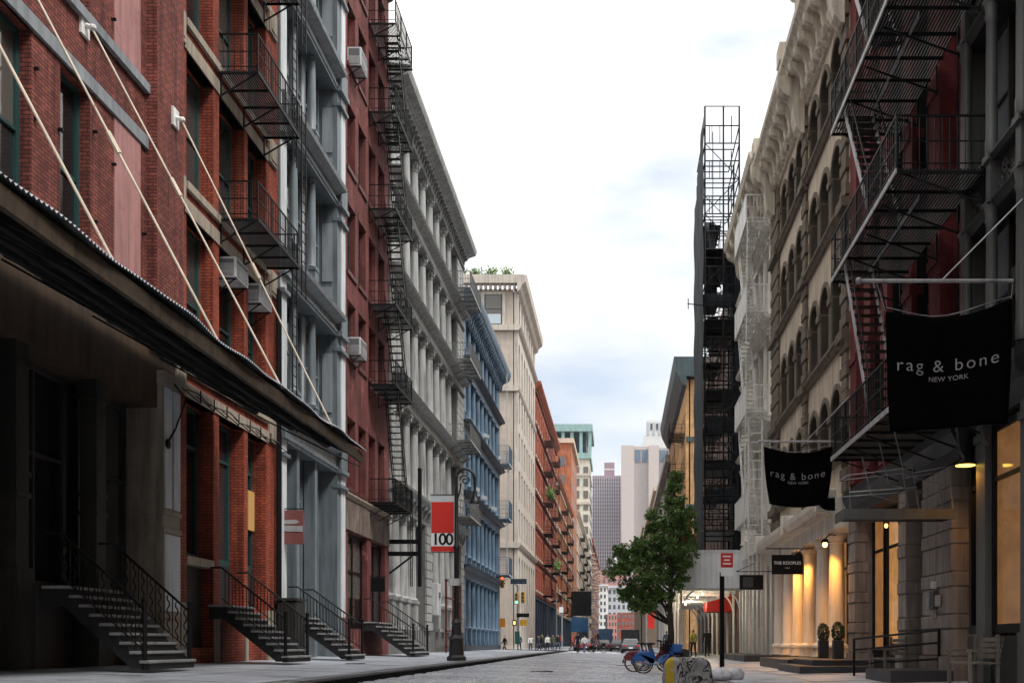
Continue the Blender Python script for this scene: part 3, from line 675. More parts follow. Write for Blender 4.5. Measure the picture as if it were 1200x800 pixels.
# ---- blue cast-iron building
b = bld('cast_iron_building', 'blue painted cast iron building with arched ground floor windows', L, 71, 93)
body(b, L, 71, 93, .5, 24.2, m_side, t=.6)
z6 = [6.35,11.35,16.1,20.4,24.3]; cy6 = [72.3+2.4*k for k in range(9)]
for i in range(-1, 4):
    z0 = .9 if i < 0 else z6[i]; z1 = z6[i+1]; zl = z1-.85
    yy = cy6
    for y in cy6: column(b, L, y, z0, zl, -.12, .2, m_blue, ped=1.2 if i < 0 else .7, cap='cor' if i >= 0 else 'tus')
    for a, c in zip(yy, yy[1:]):
        ar = .9
        wall(b, L, a, c, z0, zl, [(a+.32,c-.32,z0+.4,zl-.08,.88)], m_blue, d=-.28, t=.25, name='window_arch')
        win(b, L, a+.32, c-.32, z0+.4, zl-.08, -.46, m_blue, m_glassb if i >= 0 else m_glass, 'two', ar=.88, bw=.09)
    for ya, yb in ((71.02,72.0),(91.8,92.98)): obj('corner_pier', MB().box(F(L,-.58),F(L,.06),ya,yb,z0,zl), m_blue, b)
    slab(b, L, 71.02, 92.98, zl, z1-.28, -.58, .06, m_blue, 'entablature')
    mould(b, L, 71.0, 93.0, [(.05,z1-.28),(.15,z1-.27),(.25,z1-.16),(.5,z1-.1),(.55,z1),(-.5,z1),(-.5,z1-.28)], m_blued, 'cornice')
slab(b, L, 71.02, 92.98, .45, .9, -.58, .12, m_blued, 'plinth')
brackets(b, L, [71.4+.8*k for k in range(27)], 24.0, scroll(.75,1.1), .25, m_blue, .06)
mould(b, L, 70.95, 93.3, [(.06,24.0),(.75,24.02),(.9,24.2),(1.0,24.5),(1.02,24.75),(.2,24.95),(-.5,24.95),(-.5,24.0)], m_blue)
fire_escape('pale blue fire escape with hanging ladder at the corner of the blue building', L, 90.2, 93.0, [6.9,11.7,16.4], 1.15, m_blue, rail=1.5, stair=None, ladder=[(92.6,1.2,3.9,6.9),(91.0,.9,6.9,12.2),(92.2,.9,11.7,17.2),(91.0,.9,16.4,25)], edge=M('pale_ladder_paint', (.5,.53,.56), .5), bal=.1)
for y, z, lb in ((73.5,11.5,'nearest on the lower ledge'),(79,16.3,'nearer one on the upper ledge'),(84,11.5,'farthest on the lower ledge'),(88.6,16.3,'farther one on the upper ledge'),(77.6,11.5,'second on the lower ledge')):
    rt = thing('flood_light', 'small white flood light of the blue building, '+lb, 'flood light', (F(L,.5),y,z), 'flood lights on the blue ledges')
    obj('lamp_head', MB().prism([(F(L,.4),y,z+.15),(F(L,.75),y,z+.05),(F(L,.82),y,z+.3),(F(L,.45),y,z+.45)],(0,.4,0)), m_acbody, rt); obj('stem', MB().box(F(L,.5),F(L,.55),y+.17,y+.22,z-.15,z+.14), m_black, rt)

cb = MB(); cb.tube([(F(L,.22),24.5,7.0),(F(L,.3),24.95,6.75),(F(L,.2),24.6,6.0),(F(L,.22),24.15,5.6)],.025,6); cb.ell((F(L,.24),24.1,5.55),.05,.12,.12,8,6)
single('cable', cb, m_black, 'loose black cable with knot hanging on the end pilaster', 'cable', (F(L,.22),24.4,5.5))
wb = MB()
for k in range(9):
    y = 25.2+.85*k; wb.bar((F(L,.1),y,7.1),(F(L,.5),y+.12,6.75),.025); wb.bar((F(L,.5),y+.12,6.75),(F(L,.5),y+.12,7.05),.025)
wb.tube([(F(L,.3),25.0+.7*k,7.0+.07*math.sin(k*2.1)) for k in range(11)],.018,5)
single('cable_hooks', wb, m_black, 'row of black hooks and cables along the stone lintel under the awning', 'hooks', (F(L,.3),28.5,6.9))

# ================================================================== RIGHT SIDE OF THE STREET
Q = 1
def spot(name, loc, watts, col=(1,.40,.06), ang=150):
    l = bpy.data.lights.new(name, 'SPOT'); l.energy = watts; l.color = col; l.shadow_soft_size = .06; l.spot_size = R(ang); l.spot_blend = .6
    o = bpy.data.objects.new(name, l); sc.collection.objects.link(o); o.location = loc; return o
def warm(name, loc, watts, rad=.06, col=(1,.46,.1)):
    l = bpy.data.lights.new(name, 'POINT'); l.energy = watts; l.color = col; l.shadow_soft_size = rad
    o = bpy.data.objects.new(name, l); sc.collection.objects.link(o); o.location = loc; return o
# ---- grey-green cast-iron building, nearest on the right
b = bld('cast_iron_building', 'dark grey green cast iron building with ornate panels nearest on the right', Q, 9, 21.5, .2)
body(b, Q, 9, 21.5, .2, 25.5, m_side, t=.8)
cyA = [9.3+1.5*k for k in range(8)]+[21.25]
rowsA = [(6.25,9.2),(10.1,13.0),(13.95,16.9),(17.85,20.6),(21.5,24.0)]
scr = MB()   # scroll ornament of the spandrel panels
for q in (-1, 1):
    for (cy_, cz_, r0, tt) in ((.3,.42,.17,5.5),(.12,.2,.1,4.5),(.5,.22,.12,5)):
        scr.tube([(0, q*(cy_+r0*(1-a/14)*math.cos(a*tt/7)), cz_+r0*(1-a/14)*math.sin(a*tt/7)) for a in range(13)], .028, 5)
scr_me = scr.mesh('scroll_ornament', m_iron, smooth=True)
obj('end_pier', MB().box(F(Q,-.75),F(Q,-.02),21.33,21.49,6.2,24.8), m_iron, b)
for i, (za, zb) in enumerate(rowsA):
    for a, c in zip(cyA, cyA[1:]):
        win(b, Q, a+.17, c-.17, za+.03, zb-.12, -.42, m_irond, m_glassr, 'sash', bw=.09)
        sp_ = obj('spandrel_panel', MB().box(F(Q,-.5),F(Q,-.1),a+.05,c-.05,zb+.05,zb+.8), m_irond, b)
        put('scroll_ornament', scr_me, sp_, (F(Q,-.08),(a+c)/2,zb+.1))
    for y in cyA:
        m = MB(); m.lathe([(.12,za-.0),(.125,za+.3),(.11,za+.34),(.10,zb-.4),(.13,zb-.3),(.11,zb-.22),(.15,zb)],F(Q,.02),y,12); obj('column', m, m_iron, b, smooth=True)
        obj('column_pedestal', MB().box(F(Q,-.45),F(Q,.09),y-.12,y+.12,zb+.06,zb+.86).box(F(Q,-.45),F(Q,.15),y-.17,y+.17,zb+.0,zb+.059).box(F(Q,-.45),F(Q,.15),y-.17,y+.17,zb+.8,zb+.92), m_iron, b)
    mould(b, Q, 9, 21.5, [(-.5,zb-.1),(-.02,zb-.1),(.04,zb-.02),(.1,zb+.02),(.1,zb+.05),(-.5,zb+.05)], m_irond, 'architrave')
    mould(b, Q, 9, 21.5, [(-.5,zb+.8),(.04,zb+.8),(.12,zb+.86),(.12,zb+.9),(-.5,zb+.9)], m_irond, 'sill')
mould(b, Q, 9, 21.5, [(-.6,5.2),(.03,5.2),(.06,5.6),(.1,5.75),(.14,5.95),(.14,6.15),(-.6,6.22)], m_irond, 'shop_cornice')
mould(b, Q, 9, 21.5, [(-.6,24.8),(.1,24.9),(.6,25.3),(.7,25.7),(-.6,25.8)], m_iron)
brackets(b, Q, [19.85, 21.2], 5.72, scroll(.4,1.0), .16, m_irond, .04)
m_litx = LIT('very_dim_lit_interior', (1,.45,.15), .05)
for y in [10.9+1.5*k*2 for k in range(2)]+[16.2, 18.05, 20.3]:
    m = MB(); m.box(F(Q,-.5),F(Q,.06),y-.24,y+.24,1.2,5.2); m.box(F(Q,-.5),F(Q,.1),y-.28,y+.28,.2,1.2); m.box(F(Q,-.5),F(Q,.1),y-.28,y+.28,4.85,5.0)
    obj('iron_pilaster', m, m_iron, b)
slab(b, Q, 9.1, 21.3, .2, 1.15, -.6, -.04, m_irond, 'stall_riser')
for ya, yb, g_ in ((11.2,13.6,m_litd),(14.2,15.9,m_litd),(16.5,17.75,m_litd),(18.35,20.0,m_litx),(20.6,21.3,m_glass)): win(b, Q, ya, yb, 1.2, 5.1, -.10, m_black, g_, 'tall', bw=.13, name='shop_window')

# ---- red painted brick building with rusticated ground floor
b = bld('brick_building', 'red painted brick building with dark recesses behind black fire escape', Q, 21.5, 32, .2)
body(b, Q, 21.5, 32, .2, 25, m_side, t=.75)
prs = [(21.5,21.75),(23.1,23.9),(25.3,26.07),(27.6,28.35),(29.5,30.2),(31.2,32)]
rowsB = [(6.1,9.1),(10.2,12.9),(13.85,16.6),(17.5,20.2)]
ops = [(p[1],q[0],za,zb) for p, q in zip(prs, prs[1:]) for za, zb in rowsB]
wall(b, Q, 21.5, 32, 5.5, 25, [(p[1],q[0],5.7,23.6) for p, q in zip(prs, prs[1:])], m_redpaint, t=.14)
for p in prs[1:]: obj('pier_side', MB().box(F(Q,-.5),F(Q,-.141),p[0]+.003,p[1]-.003,5.7,23.6), m_redpaint if p[0] < 24 or p[0] > 31 else m_blackr, b)  # inner piers get black sides: the recess shade is put into the colour
for o_ in ops:
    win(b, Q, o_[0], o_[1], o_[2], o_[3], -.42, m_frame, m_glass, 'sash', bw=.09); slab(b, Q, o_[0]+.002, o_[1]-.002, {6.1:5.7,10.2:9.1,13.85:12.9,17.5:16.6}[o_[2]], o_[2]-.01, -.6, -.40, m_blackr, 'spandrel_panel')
for p in prs:
    for z in (5.75,9.35,13.1,16.8,20.4): slab(b, Q, p[0]+.002, p[1]-.002, z, z+.22, -.3, .05, m_redpaint, 'pier_band')
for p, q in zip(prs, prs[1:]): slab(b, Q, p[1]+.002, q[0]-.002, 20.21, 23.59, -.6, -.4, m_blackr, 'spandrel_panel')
mould(b, Q, 21.5, 32, [(-.5,24.2),(.1,24.3),(.3,24.7),(.9,25),(.95,25.4),(-.5,25.4)], m_iron)
mould(b, Q, 21.5, 32, [(-.6,4.75),(.08,4.75),(.1,5.0),(.16,5.15),(.24,5.3),(.26,5.48),(-.6,5.5)], m_irond, 'shop_cornice')
m_rust_st = M('grey_brown_stone', (.30,.265,.235), .8, .18, .25)
for (ya, yb) in ((31.15,32.0),(25.6,26.3),(22.1,24.2)):
    obj('stone_pier', MB().box(F(Q,-.6),F(Q,.02),ya+.02,yb-.02,.2,4.75), m_rust_st, b)
    z = .75
    for k in range(9):
        z = .75+.89*(k//2)+(.58 if k % 2 else 0); big = k % 2; bh = .28 if k % 2 else .56
        obj('stone', MB().box(F(Q,-.38 if big else -.3),F(Q,.08 if big else .055),ya-(.02 if big else 0),yb+(-.004 if yb > 31.9 else (.02 if big else 0)),z,min(z+bh,4.74)), m_rust_st, b, bevel=.02)
    obj('pier_base', MB().box(F(Q,-.55),F(Q,.12),ya-.04,yb-(.003 if yb > 31.9 else -.04),.2,.73), m_rust_st, b)
slab(b, Q, 21.52, 31.98, .2, .7, -.7, -.5, m_irond, 'stall_riser')
for ya, yb, g_ in ((21.55,22.05,m_glass),(24.25,25.55,m_glass),(26.35,27.9,m_litd),(28.1,29.5,m_lit),(29.7,31.1,m_litd)): win(b, Q, ya, yb, .72, 4.7, -.5, m_black, g_, 'tall', bw=.12, name='shop_window')
slab(b, Q, 24.9, 25.4, .8, 2.1, -.47, -.40, M('teal_poster', (.02,.2,.18), .4, .1, 0), 'poster')
fe_red = fire_escape('black iron fire escape with pale stringers on the red building', Q, 20.05, 26.2, [5.6,10.0,13.65,17.3], 1.73, m_black, rail=1.0, stair=(22.6,25.2), edge=m_paleiron, sw=.62, bal=.14, slat=.065).name
for z in (10.0,13.65,17.3):
    obj('inner_channel', MB().box(F(Q,.98),F(Q,1.01),21.2,25.4,z-.12,z+.01), m_paleiron, bpy.data.objects[fe_red])
cn = thing('canopy', 'flat steel door canopy with thin rod railings at the red building', 'canopy', (5.9,22.8,3.6))
obj('canopy_slab', MB().box(4.62,6.85,21.6,22.4,3.58,3.70), m_blackr, cn); obj('canopy_edge', MB().box(4.58,6.86,21.55,21.598,3.54,3.75).box(4.58,4.618,21.6,22.42,3.54,3.75), m_iron, cn)
m = MB()
for y in (21.65, 22.35):
    m.tube([(4.75,y,3.72),(4.7,y,4.45),(6.0,y,4.6),(6.15,y,3.72)],.012,6); m.tube([(6.05,y,4.5),(6.75,y,4.62),(6.85,y,3.72)],.018,6); m.tube([(4.72,y,4.1),(6.1,y,4.2)],.016,6)
m.tube([(4.7,21.65,4.45),(4.7,22.35,4.45)],.018,6); obj('rod_railing', m, m_steel, cn)
m = MB()
for y in (22.6,23.9,25.6):
    for q in (-.25,.1,.3): m.tube([(5.9+q*.3,y+q,5.48),(6.1,y,4.6)],.013,5)
    m.tube([(6.1,y,4.6),(6.9,y,4.4)],.015,5)
single('sign_struts', m, m_steel, 'fan of steel struts under the lowest fire escape balcony', 'struts', (6.1,25,4.6))
lp = thing('saucer_lamp', 'lit yellow saucer lamp hanging over the near right shop door', 'lamp', (6.75,20.6,4.45))
obj('lamp_shade', MB().lathe([(.03,4.62),(.06,4.58),(.2,4.49),(.2,4.475)],6.75,20.6,16), m_black, lp, smooth=True); obj('bulb', MB().lathe([(.185,4.465),(.185,4.472)],6.75,20.6,16), EMIT('yellow_lamp', (1,.6,.08), 2.0), lp)
obj('stem', MB().tube([(6.75,20.6,4.6),(6.75,20.6,4.9),(6.95,20.6,4.95)],.015,6), m_black, lp); spot('saucer_lamp_light', (6.75,20.6,4.44), 14)
lp = thing('door_lamp', 'small lit lamp beside the door of the red building', 'lamp', (6.8,26.9,4.0))
obj('bulb', MB().ell((6.8,26.9,4.0),.05,.05,.06,8,6), EMIT('small_warm_bulb', (1,.55,.15), 1.2), lp); obj('bracket', MB().bar((6.8,26.9,4.08),(6.98,26.9,4.2),.03), m_black, lp); warm('door_lamp_light', (6.68,26.8,3.85), .8)
ib = thing('intercom', 'grey intercom boxes on the rusticated stone pier', 'intercom', (6.9,23.1,1.5))
for ya, yb, za, zb, mt_ in ((22.95,23.25,1.75,2.15,m_irond),(23.32,23.47,1.78,2.0,m_steel),(22.7,22.88,1.8,2.05,m_steel),(23.0,23.18,2.2,2.36,m_palegrey),(23.02,23.18,1.55,1.7,m_steel)):
    obj('box', MB().box(F(Q,.085),F(Q,.17),ya,yb,za,zb), mt_, ib, bevel=.01)

# ---- tan stone building with arched windows
b = bld('stone_building', 'tan stone building with arched windows, quoins and heavy bracketed cornice', Q, 32, 48, .2)
body(b, Q, 32, 48, .2, 22.2, m_side, t=.6)
aw_y = [33.2+1.95*k for k in range(3)]+[40.1+1.9*k for k in range(3)]
rowsC = [(6.95,9.15),(10.55,13.05),(14.55,16.9),(18.15,20.35)]
ops = [(y,y+1.5,za,zb,.72) for y in aw_y for za, zb in rowsC]
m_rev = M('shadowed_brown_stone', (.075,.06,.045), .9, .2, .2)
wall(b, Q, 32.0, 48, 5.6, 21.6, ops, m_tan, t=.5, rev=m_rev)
K = 14; vm = MB()
for k in range(K):
    a0, a1 = math.pi*k/K, math.pi*(k+1)/K; P = [(-r_*math.cos(a), r_*.96*math.sin(a)) for r_, a in ((.75,a0),(.75,a1),(.93,a1),(.93,a0))]
    vm.prism([(0,y,z) for y, z in P], (-.05,0,0))
arch_me = vm.mesh('archivolt', m_tand)
for o_ in ops:
    win(b, Q, *o_[:4], -.42, m_brownf, m_glass, 'sash', ar=.72, bw=.10); put('archivolt', arch_me, b, (F(Q,.0),o_[0]+.75,o_[3]-.72))
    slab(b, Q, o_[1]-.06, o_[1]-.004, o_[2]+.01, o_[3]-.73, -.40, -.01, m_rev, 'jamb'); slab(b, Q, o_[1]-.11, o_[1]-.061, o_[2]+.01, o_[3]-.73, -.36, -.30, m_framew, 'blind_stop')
    for q in (o_[0]-.19, o_[1]+.01):
        slab(b, Q, q, q+.18, o_[2], o_[3]-.88, -.04, .03, m_tand, 'pilaster')
for za, zb in rowsC:
    ed = sorted([y for y in aw_y])
    for k, y in enumerate(aw_y):
        ym = [(y-.222,y+.03)] + ([(y+1.47,y+1.5+.222)])
        for a, c in ym: slab(b, Q, a, c, zb-.88, zb-.66, -.3, .09, m_tand, 'impost')
    for ya, yb in ((32.98,38.95),(39.95,45.75)):
        mould(b, Q, ya, yb, [(-.2,za-.28),(.1,za-.28),(.16,za-.16),(.22,za-.1),(.22,za-.02),(-.2,za-.005)], m_tand, 'sill_band')
for ya, yb in ((32.02,32.95),(38.98,39.92),(45.8,47.95)):
    for k in range(40):
        z = 5.65+.39*k
        if z < 20.9: obj('quoin', MB().box(F(Q,-.05),F(Q,.13 if k % 2 else .10),ya+(.0 if k % 2 else .12),yb-(0 if k % 2 else .12),z,z+.34), m_tand, b, bevel=.02)
    for za, zb in rowsC: slab(b, Q, ya, yb, za-.3, za-.0, -.05, .26, m_tand, 'quoin_cap')
mould(b, Q, 31.9, 48.1, [(-.5,20.85),(.1,20.85),(.16,21.0),(.22,21.1),(.22,21.3),(.12,21.3),(.12,21.9),(.75,22.0),(.85,22.15),(1.0,22.3),(1.02,22.5),(-.5,22.6)], m_tanc)
brackets(b, Q, [32.4+.98*k for k in range(16) if k not in (0,7,15)], 21.98, scroll(.72,1.05), .3, m_tanc, .12)
for y in (32.5,39.45,46.9):
    brackets(b, Q, [y], 22.0, scroll(1.0,2.1), .62, m_tanc, .12, 'large_bracket'); slab(b, Q, y-.4, y+.4, 22.55, 23.2, -.4, 1.06, m_tanc, 'parapet_block')
for k in range(16): obj('carved_boss', MB().ell((F(Q,.2),32.9+.98*k,21.15),.16,.2,.26,7,5,.2), m_tanc, b)
slab(b, Q, 33.5, 38.8, 22.56, 24.6, -.4, .55, m_tanc, 'parapet'); mould(b, Q, 33.3, 39.0, [(-.4,24.6),(.6,24.6),(.75,24.75),(.75,24.9),(-.4,24.9)], m_tanc, 'parapet_cap')
slab(b, Q, 40.2, 46.2, 22.56, 24.0, -.4, .5, m_tanc, 'parapet')
for k in range(5): slab(b, Q, 40.5+1.15*k, 41.35+1.15*k, 22.8, 23.8, .49, .54, m_tand, 'parapet_panel')
# shop front: columns, dentil cornice
for y in (34.2,36.4,38.85,41.3,43.7,46.2): column(b, Q, y, .55, 4.55, -.05, .27, m_white, ped=.35, cap='tus')
for a, c in zip((32.2,34.5,36.7,39.15,41.6,44.0,46.5),(33.9,36.1,38.55,41.0,43.4,45.9,47.8)): win(b, Q, a, c, .6, 4.5, -.5, m_tand, m_litd, 'tall', bw=.14, name='shop_window')
slab(b, Q, 32.05, 47.95, 4.55, 5.05, -.6, .32, m_white, 'entablature')
mould(b, Q, 33.0, 48.0, [(-.3,5.05),(.36,5.05),(.4,5.12),(.66,5.22),(.78,5.36),(.8,5.52),(-.3,5.62)], m_white)
m = MB()
for k in range(70): m.box(F(Q,.37),F(Q,.6),33.1+.21*k,33.2+.21*k,5.06,5.19)
obj('dentils', m, m_white, b)
for y in (33.2, 40.2, 47.8): slab(b, Q, y-.2, y+.2, 5.1, 5.85, .2, .84, m_white, 'end_scroll', bevel=.05)
slab(b, Q, 32.05, 47.95, .2, .56, -.6, .05, m_tand, 'plinth')
for k, (y, z) in enumerate(((33.6,4.15),(38.5,4.15),(40.75,4.15))):
    lp = thing('wall_lamp', ['lit wall lamp beside the right hand white shop column','lit wall lamp above the Kooples sign board','lit wall lamp at the middle white shop columns'][k], 'lamp', (6.55,y,z), 'lamps along the white colonnade')
    obj('bulb', MB().ell((6.55,y,z),.075,.075,.09,8,6), m_bulb, lp); obj('lamp_shade', MB().lathe([(.03,z+.2),(.1,z+.16),(.13,z+.06)],6.55,y,10), m_black, lp); obj('arm', MB().tube([(6.55,y,z+.18),(6.7,y,z+.32),(6.9,y,z+.3)],.018,5), m_black, lp)
    spot('wall_lamp_light', (6.42,y-.1,z+.02), 105)

# ---- white building with white fire escapes
b = bld('iron_building', 'cream white cast iron building behind white fire escape balconies', Q, 48, 59.8, .2)
body(b, Q, 48, 59.8, .2, 22.8, m_side, t=.5)
rowsD = [(6.7,10.6),(11.6,15.3),(16.2,19.4),(20.3,22.0)]
for za, zb in rowsD:
    for k in range(6):
        ya = 48.7+1.8*k; win(b, Q, ya, ya+1.3, za, zb, -.3, m_white, m_glassb, 'sash', bw=.09)
    for k in range(7):
        y = 48.45+1.8*k; column(b, Q, y, za-.2, zb+.05, -.05, .2, m_white, cap='cor')
    slab(b, Q, 48.02, 59.78, zb+.05, zb+.7, -.5, .1, m_white, 'entablature'); mould(b, Q, 48.02, 59.78, [(.1,zb+.5),(.35,zb+.55),(.42,zb+.68),(-.4,zb+.7),(-.4,zb+.5)], m_white, 'cornice')
mould(b, Q, 48, 59.8, [(0,22.6),(.3,22.65),(.5,22.9),(1.0,23.0),(1.1,23.3),(0,23.5)], m_tanc)
brackets(b, Q, [48.6+1.8*k for k in range(7)], 23.0, scroll(.9,1.6), .4, m_tanc, .05)
for k in range(2): slab(b, Q, 48.6+5.6*k, 53+5.6*k, 23.45, 24.9, -.3, .3, m_tanc, 'parapet')
pa = MB(); pa.prism([(F(Q,.6),53.2+.9*math.cos(math.pi*i/8),24.2+.9*math.sin(math.pi*i/8)) for i in range(9)], (.5,0,0)); obj('arched_pediment', pa, m_palegrey, b)
for k in range(8): slab(b, Q, 48.1+1.6*k, 48.7+1.6*k if k < 7 else 59.7, .2, 5.6, -.3, .05, m_white, 'shop_pier')
for k in range(7): win(b, Q, 48.72+1.6*k, 49.68+1.6*k, .9, 5.3, -.3, m_tand, m_litd if k in (1,4) else m_glass, 'tall', bw=.1, name='shop_window')
slab(b, Q, 48.02, 59.78, 5.6, 6.4, -.5, .12, m_white, 'entablature'); slab(b, Q, 48.02, 59.78, .2, .88, -.5, -.1, m_tand, 'plinth')
fe = fire_escape('white fire escape balconies with side screens and long ladder', Q, 48.5, 53.2, [6.8,11.7,16.3,20.4], 1.15, m_whitem, rail=1.15, stair=(50.3,52.8), ladder=None, bal=.16, tk=1.9, slat=.12)
for z in (6.8,11.7,16.3,20.4): obj('side_screen', MB().prism([(F(Q,1.17),48.5,z-.1),(F(Q,1.17),53.2,z-.1),(F(Q,1.17),53.2,z+1.15),(F(Q,1.17),48.5,z+1.15)], (.012,0,0)), m_whitem, fe)
m = MB()
for a, c in ((.46,1.08),): 
    for z in (4.6,): m.bar((F(Q,a),48.3,z),(F(Q,c),48.3,z+1.4),.03); m.bar((F(Q,c),48.3,z),(F(Q,a),48.3,z+1.4),.03); m.bar((F(Q,a),48.3,z),(F(Q,c),48.3,z),.03); m.bar((F(Q,a),48.3,z+1.4),(F(Q,c),48.3,z+1.4),.03)
for z in [1.8+.42*k for k in range(22)]: m.bar((F(Q,.46),48.3,z),(F(Q,1.08),48.3,z),.05)
for a in (.46,1.08): m.bar((F(Q,a),48.3,1.6),(F(Q,a),48.3,11.2),.075)
m.bar((F(Q,1.0),48.6,6.8),(F(Q,.9),49.6,11.7),.05); m.bar((F(Q,1.3),48.45,1.7),(F(Q,1.1),48.45,20.4),.05)
for k in range(45): m.bar((F(Q,1.29-.0045*k),48.45,1.9+.41*k),(F(Q,1.0),48.45,1.9+.41*k),.03)
obj('ladder_cage', m, m_whitem, fe)

# ---- scaffolded building, scaffold tower and sidewalk shed
b = bld('brick_building', 'dark brick building hidden behind black scaffold netting', Q, 60.2, 93, .2)
ops = [(61.2+2.6*k,62.6+2.6*k,z,z+2.3) for k in range(12) for z in (7,11,15,19)]
wall(b, Q, 60.2, 93, .2, 23.5, ops, m_side, t=.3); body(b, Q, 60.2, 93, .2, 23.5, m_side, t=.3)
for o_ in ops: win(b, Q, *o_, -.22, m_frame, m_glass, 'sash')
m_net = M('black_debris_net', (.020,.026,.034), .8, .3, .25, bump=.25, bscale=6)
sf = thing('scaffold', 'tall black pipe scaffold wrapped in dark netting on the shed', 'scaffold', (5.9,63,6.2))
m = MB(); tz = 31.5
for y in (60.1,63.0,66.0):
    for x in (4.9,5.95,6.85):
        if y > 60.5 and x == 5.95: continue
        top = tz if y < 61 else 29.5
        m.tube([(x,y,6.2),(x,y,top)],.055,6)
obj('standards', m, m_blackr, sf)
m = MB()
for k in range(13):
    z = 7.4+2.0*k
    if z > 31.3: break
    for zz in (z, z+1.0):
        if zz > tz: continue
        for x in (4.9,6.85): m.tube([(x,60.1,zz),(x,66,zz)],.036,5)
        for y in (60.1,63,66): m.tube([(4.9,y,zz),(6.85,y,zz)],.038,5)
    for yy in (60.1,66.0):
        if z < 29: m.tube([(4.9,yy,z),(6.85,yy,z+2)] if k % 2 else [(6.85,yy,z),(4.9,yy,z+2)],.026,5)
    for xx in (4.9,6.85):
        if z < 28: m.tube([(xx,60.1,z),(xx,66,z+2)],.026,5)
    for xx, dz in ((5.15,1.0),(5.6,2.0),(5.75,1.0),(6.2,2.0)): m.tube([(xx,60.1 if dz < 1.5 else 62.9,z),(xx,60.1 if dz < 1.5 else 62.9,min(z+dz,tz))],.024,5)
    for zz in (z+.5, z+1.5):
        if zz < 25: m.tube([(4.9,60.1,zz),(6.4,60.1,zz)],.022,5); m.tube([(4.9,66,zz),(6.85,66,zz)],.022,5)
    m.tube([(5.3,60.1,z),(5.3,60.1,z+1.0)],.02,5); m.tube([(6.4,60.1,z),(6.4,60.1,min(z+1.55,tz))],.03,5)
m.tube([(4.9,60.1,tz),(6.85,60.1,tz)],.03,5)
obj('ledgers', m, m_blackr, sf)
for k, z in enumerate((7.4,9.4,11.4,13.4,15.4,17.4,19.4,21.4,23.4,25.4)):
    y0_ = 60.2 if k % 2 == 0 else 62; obj('plank_deck', MB().box(4.95,6.0 if k % 2 else 6.8,y0_,65.9,z+.03,z+.08), m_blackr, sf)
    if k < 9:
        st = MB(); ya, yb = (61,64.6) if k % 2 else (64.6,61)
        for x in (5.3,5.9): st.bar((x,ya,z+.08),(x,yb,z+2.03),.03,.14)
        so_ = obj('stair', st, m_blackr, sf); st = MB()
        for q in range(1,9): f = q/9; st.box(5.3,5.9,ya+(yb-ya)*f-.12,ya+(yb-ya)*f+.12,z+.08+1.95*f,z+.1+1.95*f)
        obj('stair_tread', st, m_blackr, so_)
def net(pts_fn, nu, nv, name, th=.012):
    g = MB(); 
    for i in range(nu+1):
        for j in range(nv+1): g.v.append(pts_fn(i/nu, j/nv))
    for i in range(nu):
        for j in range(nv): a = i*(nv+1)+j; g.f.append((a,a+nv+1,a+nv+2,a+1))
    o = obj(name, g, m_net, sf, smooth=True); md = o.modifiers.new('thick','SOLIDIFY'); md.thickness = th; return o
net(lambda u, v: (4.80+.05*math.sin(u*17)+.03*math.sin(v*40), 60.0+u*6.6, 6.25+v*(25.2-u*3.2)), 12, 40, 'side_net')
net(lambda u, v: (6.92+.03*math.sin(v*33), 60.2+u*5.7, 6.3+v*18.8), 8, 30, 'wall_net')
net(lambda u, v: (5.0+u*(.75-.2*v)+.05*math.sin(v*9), 61.8+.08*math.sin(u*7+v*11), 20.6+v*5.0), 8, 12, 'hanging_net')
net(lambda u, v: (6.0+u*.8+.25*v, 61.2+.08*math.sin(u*9+v*7), 20.6+v*5.6*(.7+.3*u)), 8, 12, 'hanging_net')
net(lambda u, v: (4.95+u*1.9, 60.4+.04*math.sin(u*19), 9.0+v*.9), 12, 4, 'hanging_net')
net(lambda u, v: (4.95+u*1.9, 60.4+.04*math.sin(u*19), 13.0+v*1.0), 12, 4, 'hanging_net')
net(lambda u, v: (4.95+u*1.9, 60.5+.04*math.sin(u*15), 20.2+v*.8), 12, 4, 'hanging_net')
net(lambda u, v: (6.6+u*.28, 60.3+.05*math.sin(u*9+v*20), 6.4+v*19), 4, 30, 'hanging_net')
obj('warning_arm', MB().bar((4.8,60.1,20.2),(3.9,60.1,20.3),.05).bar((3.95,60.1,20.0),(3.95,60.1,20.6),.05), m_blackr, sf)

m_shed = M('blue_grey_shed_panel', (.84,.86,.88), .5, .05, .08, bump=.03)
sh = thing('sidewalk_shed', 'pale grey sidewalk shed with parapet panels and white arched braces', 'sidewalk shed', (5.2,65,.2))
obj('deck', MB().box(3.35,6.95,59.0,92,4.15,4.4), m_shed, sh)
for k in range(12):
    x = 3.35+.3*k; obj('parapet_panel', MB().box(x+.006,x+.294,58.9,58.96,4.1,6.15), m_shed, sh)
for k in range(14): obj('parapet_panel', MB().box(3.26,3.32,58.98+2.35*k,58.98+2.35*k+2.33,4.1,6.15), m_shed, sh)
obj('parapet_cap', MB().box(3.24,6.97,58.86,59.0,6.152,6.22).box(3.24,3.36,59.01,92,6.152,6.22), m_shed, sh)
for y in (59.1,62.6,66.1,69.6,73.1,76.6,80.1,83.6,87.1,90.6):
    for x in (3.5,6.8):
        m = MB(); m.tube([(x,y,.2),(x,y,4.15)],.07,8); m.box(x-.15,x+.15,y-.15,y+.15,.18,.26); obj('post', m, m_whitem, sh)
    m = MB()
    for sx, x in ((1,3.5),(-1,6.8)): m.tube([(x+sx*1.15*(1-math.cos(a)),y,2.6+1.5*math.sin(a)) for a in [q*math.pi/2/8 for q in range(9)]],.05,6)
    obj('arched_brace', m, m_whitem, sh); obj('cross_beam', MB().box(3.4,6.9,y-.06,y+.06,3.98,4.14), m_whitem, sh)
m_tube = EMIT('shed_lamp', (1,.86,.6), 3)
